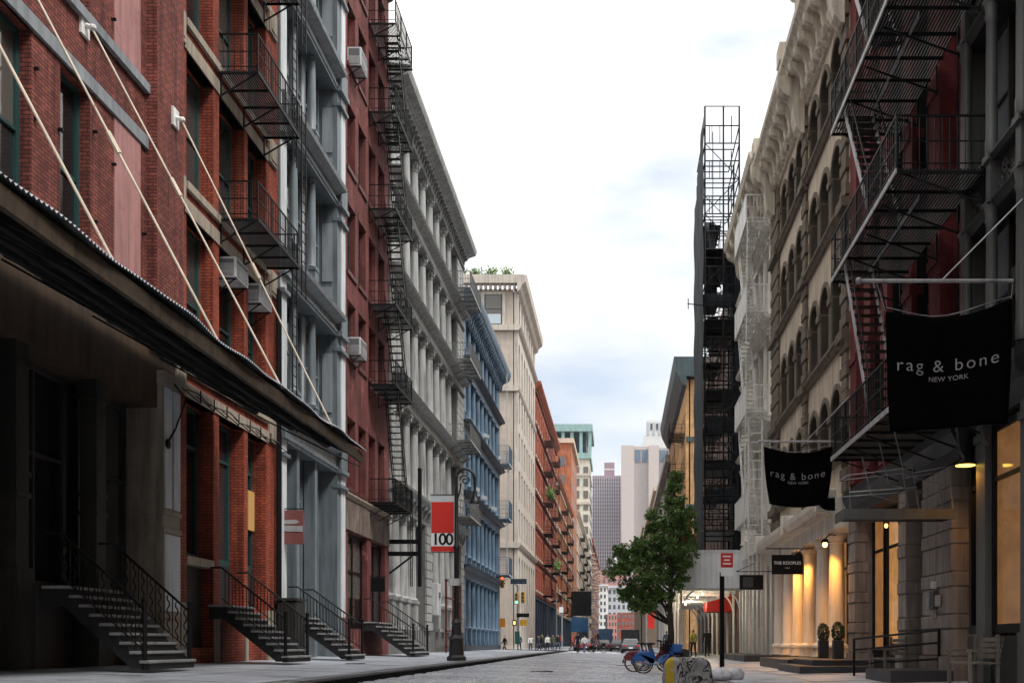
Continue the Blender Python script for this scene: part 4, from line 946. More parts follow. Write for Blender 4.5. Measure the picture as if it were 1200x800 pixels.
for y in (60.5,64.5,70,76):
    obj('shed_lamp', MB().ell((4.8,y,3.84),.06,.06,.07,8,6), m_tube, sh); warm('shed_lamp_light', (4.8,y,3.8), 42, .25, (1,.84,.58))
rs = thing('red_awning', 'red shop awning under the sidewalk shed', 'awning', (6.3,64,2.9)); obj('canvas', MB().prism([(6.98,63.4,3.95),(5.3,63.4,3.5),(5.3,63.4,2.95),(6.98,63.4,2.95)],(0,3,0)), M('red_canvas', (.42,.02,.015), .8, .1, .1), rs)
rs = thing('red_sign', 'red square banner sign beside the sidewalk shed', 'sign', (3.3,58.5,6.3)); obj('panel', MB().box(3.3,4.3,58.3,58.36,6.25,7.05), M('red_sign_paint', (.5,.012,.02), .5, .05, .05), rs); obj('bracket', MB().bar((3.35,58.4,6.3),(3.35,58.95,6.1),.04), m_black, rs)
wl = M('white_letters', (.8,.8,.8), .6, 0, 0, bump=0)

# ---- flags with the shop's name
m_flag = M('black_cloth', (.0022,.0022,.0024), .95, .2, 0, bump=.3, bscale=60, spec=.02)
m_ltr = M('grey_white_print', (.30,.30,.32), .8, .1, 0, bump=0)
def flag(label, y, x0, x1, z_top, z_bot, xpole, zp, small):
    rt = thing('flag', label, 'flag', (6.95,y,zp), 'black shop flags on horizontal poles')
    m = MB(); m.tube([(xpole,y,zp),(6.95,y,zp)],.035,8); m.ell((xpole,y,zp),.06,.06,.06,8,6); obj('pole', m, m_paleiron, rt, smooth=True)
    obj('wall_bracket', MB().box(6.9,7.05,y-.12,y+.12,zp-.25,zp+.25), m_blackr, rt)
    obj('stay_cable', MB().tube([(xpole+.75*(6.95-xpole)*.7,y,zp),(6.95,y-.3,zp+1.3)],.015,5), m_steel, rt)
    W = x1-x0; H = z_top-z_bot
    def dsp(u, v): return .035*math.sin(u*7+v*2)+.02*math.sin(u*15-v*3)
    def pos(u, v):   # u across, v down
        sag = -.20*math.sin(math.pi*u)*(1-v)-.0; tap = (.06*(v**2))*(.5-u) if not small else (.16*(v**2))*(.5-u)
        lift = .16*v*(u-.55) if not small else -.25*math.sin(math.pi*u)*v*.4
        return (x0+W*u+tap*W, y-dsp(u,v), z_top-H*v+sag+(0.22*u-.1)*(1-v)*(0 if small else 1)+lift)
    g = MB(); nu, nv = 24, 20
    for i in range(nu+1):
        for j in range(nv+1): g.v.append(pos(i/nu, j/nv))
    for i in range(nu):
        for j in range(nv): a = i*(nv+1)+j; g.f.append((a,a+nv+1,a+nv+2,a+1))
    cl = obj('cloth', g, m_flag, rt, smooth=True); md = cl.modifiers.new('thick','SOLIDIFY'); md.thickness = .006
    obj('tether', MB().tube([(x0+W*q/8, y, pos(q/8,0)[2]+.05+.03*math.cos(q)) for q in range(9)],.008,4).tube([(x0,y,pos(0,0)[2]),(xpole+.3,y,zp)],.008,4).tube([(x1,y,pos(1,0)[2]),(6.9,y,zp)],.008,4), m_steel, rt)
    def mk(txt, size, uc, vc, sp, nm):
        cx, cz = x0+W*uc, z_top-H*vc
        def warp(q):
            u = uc+q.x/W; v = vc-q.z/H; p = pos(u, v); return Vector((p[0]-cx, -dsp(u,v)-.012+q.y, p[2]-cz))
        lettering(cl, txt, size, m_ltr, (cx,y,cz), sp, -.0025 if size > .2 else 0, warp, nm)
    mk('rag & bone', .33*W/2.2, .49, .44, 1.25, 'lettering'); mk('NEW YORK', .13*W/2.2, .50, .555, 1.05, 'lettering')
    return rt
flag('large near black flag reading rag & bone NEW YORK', 18.5, 4.67, 6.86, 6.9, 4.78, 4.2, 7.34, False)
flag('smaller far black flag reading rag & bone over the white colonnade', 32.2, 4.42, 6.5, 7.0, 5.25, 4.3, 7.15, True)
# ---- hanging signs
sg = thing('hanging_sign', 'dark hanging sign board reading THE KOOPLES', 'sign', (6.6,38,3.8))
obj('board', MB().box(5.5,6.62,38,38.06,3.5,4.2), m_black, sg); obj('bracket', MB().bar((5.3,38.03,4.42),(6.98,38.03,4.42),.035).bar((5.8,38.03,4.2),(5.8,38.03,4.42),.02).bar((6.4,38.03,4.2),(6.4,38.03,4.42),.02), m_black, sg)
lettering(sg, 'THE KOOPLES', .155, wl, (6.06,37.985,3.9), 1.05, .004, sx=.95); lettering(sg, 'PARIS', .07, wl, (6.06,37.985,3.72))
sg = thing('hanging_sign', 'small black hanging sign in front of the white ladder', 'sign', (6.4,46.8,3.7))
obj('board', MB().box(5.35,6.4,46.8,46.86,3.4,4.05), m_black, sg); obj('bracket', MB().bar((5.2,46.83,4.2),(6.98,46.83,4.2),.035).bar((5.2,46.83,4.2),(6.0,46.83,4.55),.025), m_black, sg)
obj('panel', MB().box(5.5,5.95,46.78,46.798,3.5,3.95), M('dark_grey_panel', (.06,.06,.06), .6), sg)

# ---- orange building beyond the cross street
b = bld('brick_building', 'yellow orange building with dark teal cornice beyond the cross street', Q, 110, 145, .1)
m_ob = BRICK('ochre_brick', (.62,.36,.17), (.52,.30,.14), (.35,.24,.15), .5, .2)
ops = [(111.5+2.8*k,113+2.8*k,z,z+2.5) for k in range(12) for z in (6,10.2,14.4,18.6,22.8)]
wall(b, Q, 110, 145, .1, 28.5, ops, m_ob, t=.3); body(b, Q, 110, 145, .1, 28.5, m_ob, t=.3)
for o_ in ops: win(b, Q, *o_, -.2, m_frame, m_glassf, 'sash')
m_teal = M('dark_teal_cornice', (.05,.075,.085), .6, .2, .2)
mould(b, Q, 109.1, 145, [(0,27.6),(.4,27.8),(.7,28.4),(1.1,29.2),(1.3,30.2),(1.3,30.6),(-3,30.6),(-3,28.6),(0,28.6)], m_teal)
for k in range(3): slab(b, Q, 109.85, 109.99, 8+7*k, 8.5+7*k, -4, 0, m_teal, 'side_band')
fire_escape('black fire escape on the yellow orange building', Q, 112, 117, [6.5,10.7,14.9,19.1,23.3], 1.6, m_black, stair=(113,116.4), bal=.3)

# ================================================================== GROUND, ROAD, SIDEWALKS
def road_z(x):
    return .22+(x+5.4)/3.8*(-.10) if x < -1.6 else .12-(x+1.6)/3.8*.12
m_asph = M('asphalt_bed', (.06,.06,.062), .8, .2, 0, bump=.3)
m_walk = M('bluestone_sidewalk', (.42,.445,.49), .42, .25, .0, bump=.15, bscale=9, spec=.45, wear=((.12,.12,.13), .8, .56, .6))
m_kerb = M('granite_kerb', (.17,.17,.175), .7, .25, .1, bump=.2)
def cobble_mat():
    m, t, p = newmat('worn_granite_setts'); g = N(t, 'ShaderNodeNewGeometry')
    n = N(t, 'ShaderNodeTexNoise', {'Vector': g.outputs['Position'], 'Scale': 4.3, 'Detail': 2}); n2 = N(t, 'ShaderNodeTexNoise', {'Vector': g.outputs['Position'], 'Scale': .35, 'Detail': 6})
    r = N(t, 'ShaderNodeValToRGB', {0: n.outputs[0]}); e = r.color_ramp.elements; e[0].position = .3; e[1].position = .7; e[0].color = (.38,.40,.44,1); e[1].color = (.66,.68,.72,1)
    r2 = N(t, 'ShaderNodeMapRange', {0: n2.outputs[0], 1: .3, 2: .7, 3: .72, 4: 1.2}); v = N(t, 'ShaderNodeVectorMath', {0: r.outputs[0], 'Scale': r2.outputs[0]}, operation='SCALE')
    t.links.new(v.outputs[0], p.inputs['Base Color']); p.inputs['Roughness'].default_value = .22; p.inputs['Specular IOR Level'].default_value = .75
    n3 = N(t, 'ShaderNodeTexNoise', {'Vector': g.outputs['Position'], 'Scale': 22, 'Detail': 4}); b = N(t, 'ShaderNodeBump', {'Strength': .14, 'Distance': .01, 'Height': n3.outputs[0]}); t.links.new(b.outputs[0], p.inputs['Normal'])
    return m
struct('ground', MB().poly([(-2500,-200,-.35),(2500,-200,-.35),(2500,3500,-.35),(-2500,3500,-.35)]), m_asph)
m = MB()
for a, c in ((-5.6,-1.6),(-1.6,2.3)): m.poly([(a,-12,road_z(a)-.07),(c,-12,road_z(c)-.07),(c,760,road_z(c)-.07),(a,760,road_z(a)-.07)])
road = struct('road', m, m_asph)
struct('cross_street', MB().poly([(-140,93.4,.04),(-5.61,93.4,.04),(-5.61,109.6,.04),(-140,109.6,.04)]).poly([(2.31,93.4,.02),(140,93.4,.02),(140,109.6,.02),(2.31,109.6,.02)]), m_asph)
rng = np.random.default_rng(3); V = []; Fc = []
y = 3.0
while y < 135:
    rw = .15+.02*rng.random() if y < 95 else .28; x = -5.38+.2*rng.random()
    while x < 2.15:
        wd = (.22+.12*rng.random()) if y < 95 else .5; x2 = min(x+wd, 2.19); z = road_z((x+x2)/2)+rng.normal(0,.0021); g_ = .012; i_ = .022; n = len(V); tl = rng.normal(0,.002,4)
        ya, yb = y+.008+.008*rng.random(), y+rw-.008
        V += [(x+g_,ya,z-.06),(x2-g_,ya,z-.06),(x2-g_,yb,z-.06),(x+g_,yb,z-.06),(x+g_+i_,ya+i_,z+tl[0]),(x2-g_-i_,ya+i_,z+tl[1]),(x2-g_-i_,yb-i_,z+tl[2]),(x+g_+i_,yb-i_,z+tl[3])]
        Fc += [(n+4,n+5,n+6,n+7),(n,n+1,n+5,n+4),(n+1,n+2,n+6,n+5),(n+2,n+3,n+7,n+6),(n+3,n,n+4,n+7)]; x = x2
    y += rw
mb = MB(); mb.v = V; mb.f = Fc; tag(obj('paving_stones', mb, cobble_mat(), road), None, None, None, 'stuff')
def sidewalk(xk, zk, xw, zw, y0, y1, detail, nm='sidewalk'):
    m = MB(); lo = min(xk,xw); 
    m.prism([(xk,y0,-.3),(xw,y0,-.3),(xw,y0,zw-.05),(xk,y0,zk-.05)], (0,y1-y0,0))
    sw_ = struct(nm, m, m_asph); ang = math.atan2(zw-zk, abs(xw-xk)); sg_ = 1 if xw > xk else -1
    if detail:
        n = 3; wd = (abs(xw-xk)-.32)/n; me = MB().box(-wd/2+.014,wd/2-.014,.014,1.586,-.06,0).mesh('slab', m_walk)
        for k in range(int((y1-y0)/1.6)):
            for j in range(n):
                xc = xk+sg_*(.32+wd*(j+.5)); zc = zk+(zw-zk)*abs(xc-xk)/abs(xw-xk)
                o = put('slab', me, sw_, (xc,y0+1.6*k,zc+random.uniform(-.006,.006))); o.rotation_euler = (random.uniform(-.002,.002),-sg_*ang,0)
        me = MB().box(0,sg_*.305,.01,1.99,-.32,0).mesh('kerb_stone', m_kerb)
        for k in range(int((y1-y0)/2)): put('kerb_stone', me, sw_, (xk,y0+2*k,zk+random.uniform(-.006,.006)))
    else: obj('paving', MB().prism([(xk,y0,zk-.05),(xw,y0,zw-.05),(xw,y0,zw),(xk,y0,zk)], (0,y1-y0,0)), m_walk, sw_)
sidewalk(-5.4, .37, -11.6, .55, 4, 92, True); sidewalk(2.2, .14, 7.8, .24, 4, 92, True)
sidewalk(-5.4, .36, -11.6, .5, 110, 700, False); sidewalk(2.2, .14, 7.8, .22, 110, 700, False)

for k, (x, y_, r_) in enumerate(((-2.4,33,.36),(-7.6,30.5,.3),(.2,46,.36))):
    mh = thing('manhole_cover', ['iron manhole cover in the cobbled road','iron cover in the left sidewalk','far iron manhole cover in the road'][k], 'manhole cover', (x,y_,road_z(x) if x > -5.4 else .43)); z = mh.location.z
    obj('rim', MB().lathe([(r_,z-.02),(r_,z+.014)],x,y_,20), m_irond, mh); obj('lid', MB().lathe([(r_*.88,z+.0),(r_*.88,z+.02)],x,y_,20), m_black, mh)
# ---- street lamp with banner
m_lampp = M('black_lamp_paint', (.014,.014,.016), .4, .2, .1, bump=.05, spec=.5)
lx, ly, lz = -5.85, 38.2, .4
sp_ = thing('street_lamp', 'black street lamp with curled crook and bell lantern on left kerb', 'street lamp', (lx,ly,lz))
obj('base', MB().lathe([(.36,0+lz),(.36,.12+lz),(.28,.2+lz),(.26,.75+lz),(.30,.8+lz),(.2,.92+lz),(.17,1.3+lz),(.2,1.36+lz),(.11,1.5+lz)],lx,ly,8), m_lampp, sp_)
obj('shaft', MB().lathe([(.10,1.5+lz),(.09,4.0+lz),(.12,4.05+lz),(.12,4.12+lz),(.075,4.2+lz),(.06,6.2+lz)],lx,ly,10), m_lampp, sp_, smooth=True)
cr = [(lx,ly,6.15+lz)]+[(lx+.32-.32*math.cos(a),ly,6.55+lz+.36*math.sin(a)) for a in [q*math.pi/12 for q in range(13)]]+[(lx+.66,ly,6.2+lz)]
m = MB(); m.tube(cr,.05,8); m.tube([(lx+.31-.2*(1-a/20)*math.cos(a*.55),ly,6.5+lz+.2*(1-a/20)*math.sin(a*.55)) for a in range(18)],.032,6); m.tube([(lx,ly,5.7+lz),(lx+.12,ly,6.1+lz),(lx+.16,ly,6.4+lz)],.03,6)
obj('crook', m, m_lampp, sp_, smooth=True)
ln = obj('lantern', MB().lathe([(.04,6.22+lz),(.07,6.1+lz),(.08,5.92+lz),(.15,5.8+lz),(.2,5.68+lz),(.2,5.65+lz)],lx+.66,ly,14), m_lampp, sp_, smooth=True)
obj('globe', MB().lathe([(.15,5.645+lz),(.14,5.57+lz),(.08,5.5+lz),(.02,5.48+lz)],lx+.66,ly,12), m_palegrey, ln, smooth=True)
m = MB(); m.bar((lx-.95,ly,6.38),(lx,ly,6.38),.03); m.bar((lx-.95,ly,4.3),(lx,ly,4.3),.03); obj('banner_arm', m, m_lampp, sp_)
bn = thing('banner', 'red and white banner with the number 100 on the street lamp', 'banner', (lx-.5,ly,4.3))
x0_, x1_ = lx-.93, lx-.08
obj('cloth', MB().box(x0_,x1_,ly-.005,ly+.005,4.33,6.36), M('banner_pale_grey', (.55,.57,.6), .7, .08, .05, bump=.02), bn)
m_bred = M('banner_red', (.62,.03,.02), .7, .05, .03, bump=.02)
obj('red_field', MB().box(x0_+.02,x1_-.02,ly-.010,ly-.006,5.0,6.12), m_bred, bn); obj('red_strip', MB().box(x0_,x1_,ly-.010,ly-.006,4.33,4.52), m_bred, bn)
obj('white_field', MB().box(x0_+.02,x1_-.02,ly-.010,ly-.006,4.525,4.99), wl, bn)
lettering(bn, '100', .58, m_black, ((x0_+x1_)/2,ly-.013,4.755), .86, .012)
sg = thing('street_sign', 'small white sign plate on the street lamp shaft', 'sign', (lx,ly,3.2)); obj('plate', MB().box(lx-.28,lx+.12,ly-.14,ly-.125,3.1,3.35), m_acbody, sg)
sg = thing('blade_sign', 'square dusky pink sign with white brush strokes by the blue grey building', 'sign', (-10.1,32.9,4.8))
obj('board', MB().box(-10.5,-9.8,32.9,32.96,4.1,5.15), M('dusky_pink_sign', (.22,.075,.07), .6, .08, .1), sg)
obj('brush_stroke', MB().prism([(-10.42,32.895,4.72),(-10.0,32.895,4.73),(-9.93,32.895,4.79),(-10.02,32.895,4.86),(-10.42,32.895,4.84)],(0,-.006,0)).prism([(-10.40,32.895,4.50),(-9.82,32.895,4.48),(-9.82,32.895,4.66),(-10.44,32.895,4.68)],(0,-.006,0)), m_acdark and M('chalk_grey', (.38,.38,.38), .8), sg)
obj('bracket', MB().bar((-10.5,32.93,5.2),(-9.8,32.93,5.2),.03), m_black, sg)
sg = thing('sign_bracket', 'large black steel sign bracket with vertical blade before grey columns', 'sign', (-9.8,48.2,5))
obj('arm', MB().box(-10.5,-9.05,48.16,48.24,5.55,5.75).box(-10.5,-9.15,48.16,48.24,5.0,5.2).bar((-10.45,48.2,4.2),(-9.4,48.2,5.0),.08), m_black, sg)
obj('blade', MB().box(-9.14,-8.98,48.1,48.3,3.6,9.0), m_black, sg, bevel=.03)
sg = thing('hanging_sign', 'small black hanging sign at the maroon shop front', 'sign', (-10,44.6,3.6)); obj('board', MB().box(-10.45,-9.85,44.6,44.66,3.2,3.8), m_black, sg); obj('bracket', MB().bar((-10.5,44.63,3.85),(-9.8,44.63,3.85),.03), m_black, sg)
sg = thing('utility_cabinet', 'pale grey cabinet on the pier of the grey building', 'cabinet', (-10.4,56.5,3)); obj('case', MB().box(-10.46,-10.1,59.1,60.1,2.6,4.4), m_acbody, sg, bevel=.03); obj('meter', MB().box(-10.11,-10.04,59.4,59.75,3.6,3.9), m_acdark, sg)
sg = thing('loading_platform', 'rusty red steel frame platform before the grey building', 'platform', (-10,62,3)); m = MB()
for z in (.8,1.7,3.6,4.6): m.box(-9.9,-9.8,60.4,66,z,z+.1)
for yy in (60.4,63,65.9): m.box(-9.92,-9.8,yy,yy+.08,.5,4.7)
obj('frame', m, M('rust_red_steel', (.11,.035,.03), .7), sg)
cb = thing('bin_box', 'black box chest beside the narrow stoop', 'box', (-10,32.4,.55)); obj('chest', MB().box(-10.4,-9.8,32.2,33.1,.55,2.3), m_irond, cb, bevel=.04); obj('lid', MB().box(-10.42,-9.77,32.17,33.13,2.32,2.4), m_irond, cb)

# ---- no-parking sign pole, concrete block, sacks
sp_ = thing('sign_post', 'black post with red and white parking sign on right kerb', 'sign post', (2.54,26,.16))
obj('post', MB().tube([(2.54,26,.14),(2.54,26,2.75)],.06,8), m_black, sp_); obj('red_plate', MB().box(2.50,2.80,25.9,25.915,2.88,3.22), m_bred, sp_); obj('white_plate', MB().box(2.50,2.80,25.9,25.915,2.66,2.87), wl, sp_); obj('strap', MB().box(2.51,2.79,25.92,25.96,2.67,3.2), m_black, sp_)
m = MB(); 
for z, w_ in ((3.14,.2),(3.05,.14),(2.96,.2)): m.box(2.65-w_/2,2.65+w_/2,25.892,25.899,z-.018,z+.018)
obj('print', m, wl, sp_)
def block_mat():
    m, t, p = newmat('graffiti_concrete'); g = N(t, 'ShaderNodeNewGeometry'); tc_ = N(t, 'ShaderNodeTexCoord'); sp = N(t, 'ShaderNodeSeparateXYZ', {0: tc_.outputs['Object']})
    n = N(t, 'ShaderNodeTexNoise', {'Vector': g.outputs['Position'], 'Scale': 6, 'Detail': 8}); r = N(t, 'ShaderNodeValToRGB', {0: n.outputs[0]}); e = r.color_ramp.elements; e[0].color = (.14,.14,.135,1); e[1].color = (.36,.355,.345,1); e[0].position = .3; e[1].position = .7
    wv = N(t, 'ShaderNodeTexNoise', {'Vector': g.outputs['Position'], 'Scale': 3.6, 'Detail': 2.5, 'Distortion': 1.6}); s = N(t, 'ShaderNodeMath', {0: wv.outputs[0], 1: .5}, operation='SUBTRACT'); ab = N(t, 'ShaderNodeMath', {0: s.outputs[0]}, operation='ABSOLUTE'); lt = N(t, 'ShaderNodeMapRange', {0: ab.outputs[0], 1: .022, 2: .04, 3: 1, 4: 0})
    gx = N(t, 'ShaderNodeMath', {0: sp.outputs[0], 1: -.22}, operation='GREATER_THAN'); mu = N(t, 'ShaderNodeMath', {0: lt.outputs[0], 1: gx.outputs[0]}, operation='MULTIPLY')
    mx_ = N(t, 'ShaderNodeMix', {0: mu.outputs[0], 6: r.outputs[0], 7: (.012,.012,.014,1)}, data_type='RGBA')
    ly_ = N(t, 'ShaderNodeMath', {0: sp.outputs[0], 1: -.27}, operation='LESS_THAN'); gy_ = N(t, 'ShaderNodeMath', {0: sp.outputs[0], 1: -.42}, operation='GREATER_THAN'); m2 = N(t, 'ShaderNodeMath', {0: ly_.outputs[0], 1: gy_.outputs[0]}, operation='MULTIPLY'); n5 = N(t, 'ShaderNodeMapRange', {0: n.outputs[0], 1: .6, 2: .66, 3: 1, 4: .2}); m3 = N(t, 'ShaderNodeMath', {0: m2.outputs[0], 1: n5.outputs[0]}, operation='MULTIPLY')
    my_ = N(t, 'ShaderNodeMix', {0: m3.outputs[0], 6: mx_.outputs[2], 7: (.42,.30,.02,1)}, data_type='RGBA')
    t.links.new(my_.outputs[2], p.inputs['Base Color']); p.inputs['Roughness'].default_value = .85
    b = N(t, 'ShaderNodeBump', {'Strength': .6, 'Distance': .02, 'Height': n.outputs[0]}); t.links.new(b.outputs[0], p.inputs['Normal']); return m
cbk = MB(); cbk.prism([(-.43,-.4,0),(.43,-.4,0),(.45,-.4,.35),(.40,-.4,.66),(.30,-.4,.75),(-.32,-.4,.75),(-.41,-.4,.66),(-.46,-.4,.35)], (0,.8,0))
o = tag(bpy.data.objects.new('concrete_block', cbk.mesh('concrete_block', block_mat())), 'worn concrete block with graffiti and a yellow painted band', 'concrete block'); sc.collection.objects.link(o); o.location = (1.28,19.7,.0)
bv = o.modifiers.new('bevel','BEVEL'); bv.width = .07; bv.segments = 3; bv.limit_method = 'ANGLE'; bv.angle_limit = R(20)
m_bag = M('white_plastic_sack', (.62,.63,.66), .4, .1, 0, bump=.6, bscale=9)
for k, (x, y_, sx) in enumerate(((2.35,24.9,.26),(2.72,25.2,.24))):
    m = MB(); m.ell((x,y_,.14+.13),sx*1.15,.26,.17,18,11,.13); m.ell((x+.1,y_+.05,.33),sx*.6,.2,.12,14,8,.2); single('sack', m, m_bag, ['white plastic sack at the foot of sign post, left one','white plastic sack right of the sign post foot'][k], 'sack', (x,y_,.14), 'white sacks by the sign post', smooth=True)

# ---- shared bicycles
m_bblue = M('bike_blue', (.012,.11,.38), .35, .06, .05, bump=0, spec=.5); m_bdark = M('bike_maroon', (.16,.02,.03), .35, .06, .05, bump=0, spec=.5)
m_tyre = M('tyre_rubber', (.015,.015,.015), .8, .1, 0, bump=0); m_silver = M('bike_silver', (.45,.46,.48), .35, .1, 0, metal=.6, bump=0)
def ring(m, c, R_, r, n=28, k=6):
    m.tube([(c[0]+R_*math.cos(2*math.pi*i/n), c[1], c[2]+R_*math.sin(2*math.pi*i/n)) for i in range(n+1)], r, k, False)
def bike(label, x, y, z, col, group='shared bicycles in the dock'):
    """parked across the kerb: rear wheel at x, front towards +X"""
    rt = thing('bicycle', label, 'bicycle', (x+.5,y,z), group); R_ = .33
    for cx in (x, x+1.08):
        m = MB(); ring(m, (cx,y,z+R_), R_-.02, .022); wh = obj('wheel', m, m_tyre, rt, smooth=True)
        m = MB(); ring(m, (cx,y,z+R_), R_-.05, .012, 24, 4)
        for q in range(14): a = 2*math.pi*q/14; m.bar((cx,y,z+R_),(cx+(R_-.05)*math.cos(a),y,z+R_+(R_-.05)*math.sin(a)),.004)
        m.lathe([(.03,-.04),(.03,.04)],0,0,8); 
        obj('rim', m, m_silver, wh)
    m = MB()   # rear fender and skirt guard
    for q in (-.035, .035): m.prism([(x+.36*math.cos(a),y+q,z+R_+.37*math.sin(a)) for a in [R(-5+15*i) for i in range(12)]]+[(x-.2+.15*i,y+q,z+R_+.06+.02*i) for i in range(5)], (0,.006,0))
    m.tube([(x+.37*math.cos(R(8+16*i)),y,z+R_+.37*math.sin(R(8+16*i))) for i in range(12)],.035,6); obj('rear_fender', m, col, rt)
    m = MB(); m.tube([(x+1.08+.37*math.cos(R(20+12*i)),y,z+R_+.37*math.sin(R(20+12*i))) for i in range(12)],.03,6); obj('front_fender', m, col, rt)
    m = MB(); m.tube([(x+.42,y,z+.32),(x+.62,y,z+.36),(x+.86,y,z+.62),(x+.92,y,z+.86)],.05,8); m.tube([(x+.42,y,z+.32),(x+.3,y,z+.78)],.035,8); m.tube([(x,y-.06,z+R_),(x+.42,y-.06,z+.32)],.02,6); m.tube([(x,y+.06,z+R_),(x+.42,y+.06,z+.32)],.02,6)
    m.tube([(x+1.08,y-.07,z+R_),(x+.95,y-.05,z+.72),(x+.92,y,z+.88)],.022,6); m.tube([(x+1.08,y+.07,z+R_),(x+.95,y+.05,z+.72),(x+.92,y,z+.88)],.022,6); obj('frame', m, col, rt, smooth=True)
    m = MB(); m.ell((x+.24,y,z+.98),.15,.1,.04,12,6); m.tube([(x+.3,y,z+.78),(x+.25,y,z+.96)],.02,6); obj('saddle', m, m_black, rt, smooth=True)
    m = MB(); m.tube([(x+.92,y,z+.86),(x+.9,y,z+1.06)],.022,6); m.tube([(x+.78,y-.3,z+1.08),(x+.9,y-.22,z+1.08),(x+.92,y,z+1.05),(x+.9,y+.22,z+1.08),(x+.78,y+.3,z+1.08)],.018,6); obj('handlebar', m, m_black, rt)
    m = MB(); m.prism([(x+.98,y-.16,z+.72),(x+1.22,y-.16,z+.72),(x+1.28,y-.16,z+.95),(x+.96,y-.16,z+.98)],(0,.32,0)); obj('basket', m, m_black if col is m_bdark else col, rt)
    m = MB(); m.lathe([(.09,-.01),(.09,.01)],0,0,14); o_ = put('chain_wheel', MB().tube([(x+.42,y-.07,z+.32),(x+.42,y-.055,z+.32)],.09,14).mesh('chain_wheel', m_silver, (x+.42,y,z+.32)), rt, (x+.42,y,z+.32)); obj('crank', MB().bar((x+.42,y-.09,z+.32),(x+.52,y-.09,z+.18),.02).box(x+.47,x+.57,y-.16,y-.08,z+.165,z+.185), m_black, o_)
    return rt
bike('blue shared bicycle nearest to the concrete block', .80, 34.4, .03, m_bblue)
bike('maroon fendered shared bicycle second in the row', .52, 36.0, .04, m_bdark)
bike('blue shared bicycle third in the row, behind the maroon one', .85, 37.6, .03, m_bblue)
bike('blue shared bicycle fourth in the row', .9, 39.2, .03, m_bblue); bike('blue shared bicycle fifth in the row', .9, 40.9, .03, m_bblue); bike('maroon shared bicycle sixth in the row', .8, 42.5, .03, m_bdark); bike('blue shared bicycle farthest in the row', .95, 44.1, .03, m_bblue)
for k, y_ in enumerate((34.4,36.0,37.6,39.2,40.9,42.5,44.1)):
    dk = thing('bike_dock', ['first','second','third','fourth','fifth','sixth','last'][k]+' grey bicycle dock counted from the concrete block', 'bike dock', (2.15,y_,.03), 'bicycle docks'); obj('dock_post', MB().prism([(2.02,y_-.1,.03),(2.34,y_-.1,.03),(2.30,y_-.1,.8),(2.12,y_-.1,.85)],(0,.2,0)), m_irond, dk, bevel=.02); obj('slot', MB().box(1.98,2.1,y_-.05,y_+.05,.55,.7), m_black, dk)

# ---- shop forecourt on the right: black stone steps, planters, benches, ramp rail
m_bstone = M('black_stone', (.03,.031,.034), .45, .2, .05, bump=.05, spec=.5)
ps = thing('entrance_steps', 'low black stone steps before the white colonnade', 'steps', (6,34,.2))
for x0_, y0_, y1_, z1_ in ((5.2,32.6,39.0,.52),(4.9,28.6,32.55,.40),(5.35,29.2,32.54,.56)): obj('step', MB().box(x0_,6.9,y0_,y1_,.1,z1_), m_bstone, ps, bevel=.015)
for k in range(3): obj('step', MB().box(5.6-.0,6.9,47.2+3.9*k,50.9+3.9*k,.1,.5), m_bstone, ps, bevel=.015)
m_leafd = M('boxwood_leaf', (.02,.045,.015), .6, .3, 0, bump=0)
for k, (x, y_) in enumerate(((6.45,33.35),(6.5,31.35))):
    pl = thing('planter', ['far clipped boxwood in a tall dark pot','near clipped boxwood in a tall dark pot'][k], 'planter', (x,y_,.5), 'boxwood planters at the colonnade')
    obj('pot', MB().prism([(x-.15,y_-.15,.5),(x+.15,y_-.15,.5),(x+.15,y_+.15,.5),(x-.15,y_+.15,.5)],(0,0,.62)), m_irond, pl, bevel=.02)
    m = MB()
    for q in range(900):
        u, v = random.uniform(0,6.28), math.acos(random.uniform(-1,1)); rr = random.uniform(.75,1.05)
        c = Vector((x+.19*rr*math.sin(v)*math.cos(u), y_+.19*rr*math.sin(v)*math.sin(u), 1.35+.3*rr*math.cos(v))); a = Vector((random.gauss(0,1),random.gauss(0,1),random.gauss(0,1))).normalized()*.03; e_ = a.orthogonal().normalized()*.02
        m.poly([c-a,c+e_,c+a,c-e_])
    tag(obj('foliage', m, m_leafd, pl), None, None, None, 'stuff'); obj('stem', MB().tube([(x,y_,1.1),(x,y_,1.4)],.03,6), m_wood, pl)
def bench(label, x0, x1, y0, y1, z):
    rt = thing('bench', label, 'bench', ((x0+x1)/2,(y0+y1)/2,z), 'wooden benches against the right hand wall')
    for k in range(4): xx = x0+.02+k*(x1-x0-.12)/3; obj('seat_slat', MB().box(xx,xx+.1,y0,y1,z+.42,z+.45), m_wood, rt)
    for k in range(4): obj('back_slat', MB().box(x1-.03+.02*k,x1+.02*k,y0,y1,z+.52+.1*k,z+.6+.1*k), m_wood, rt)
    for yy in (y0+.03,y1-.09):
        for xx in (x0,x1-.06): obj('leg', MB().box(xx,xx+.06,yy,yy+.06,z,z+.42 if xx == x0 else z+.95), m_wood, rt)
        obj('armrest', MB().box(x0-.02,x1,yy-.01,yy+.07,z+.64,z+.68).box(x0,x0+.05,yy,yy+.06,z+.42,z+.64), m_wood, rt)
bench('weathered wooden bench behind the ramp railing', 6.05, 6.6, 24.1, 25.6, .22); bench('weathered wooden bench under the lit shop window', 6.2, 6.75, 18.7, 20.0, .22)
rr_ = thing('ramp_railing', 'black three bar ramp railing by the stone pier', 'railing', (6.2,25.9,.2)); m = MB()
for z in (1.12,.85,.5): m.tube([(5.85,26.3,z),(6.9,22.8,z+.18)],.028,6)
m.tube([(5.85,26.3,.18),(5.85,26.3,1.14)],.032,6); m.tube([(6.9,22.8,.18),(6.9,22.8,1.32)],.032,6); obj('rails', m, m_black, rr_)
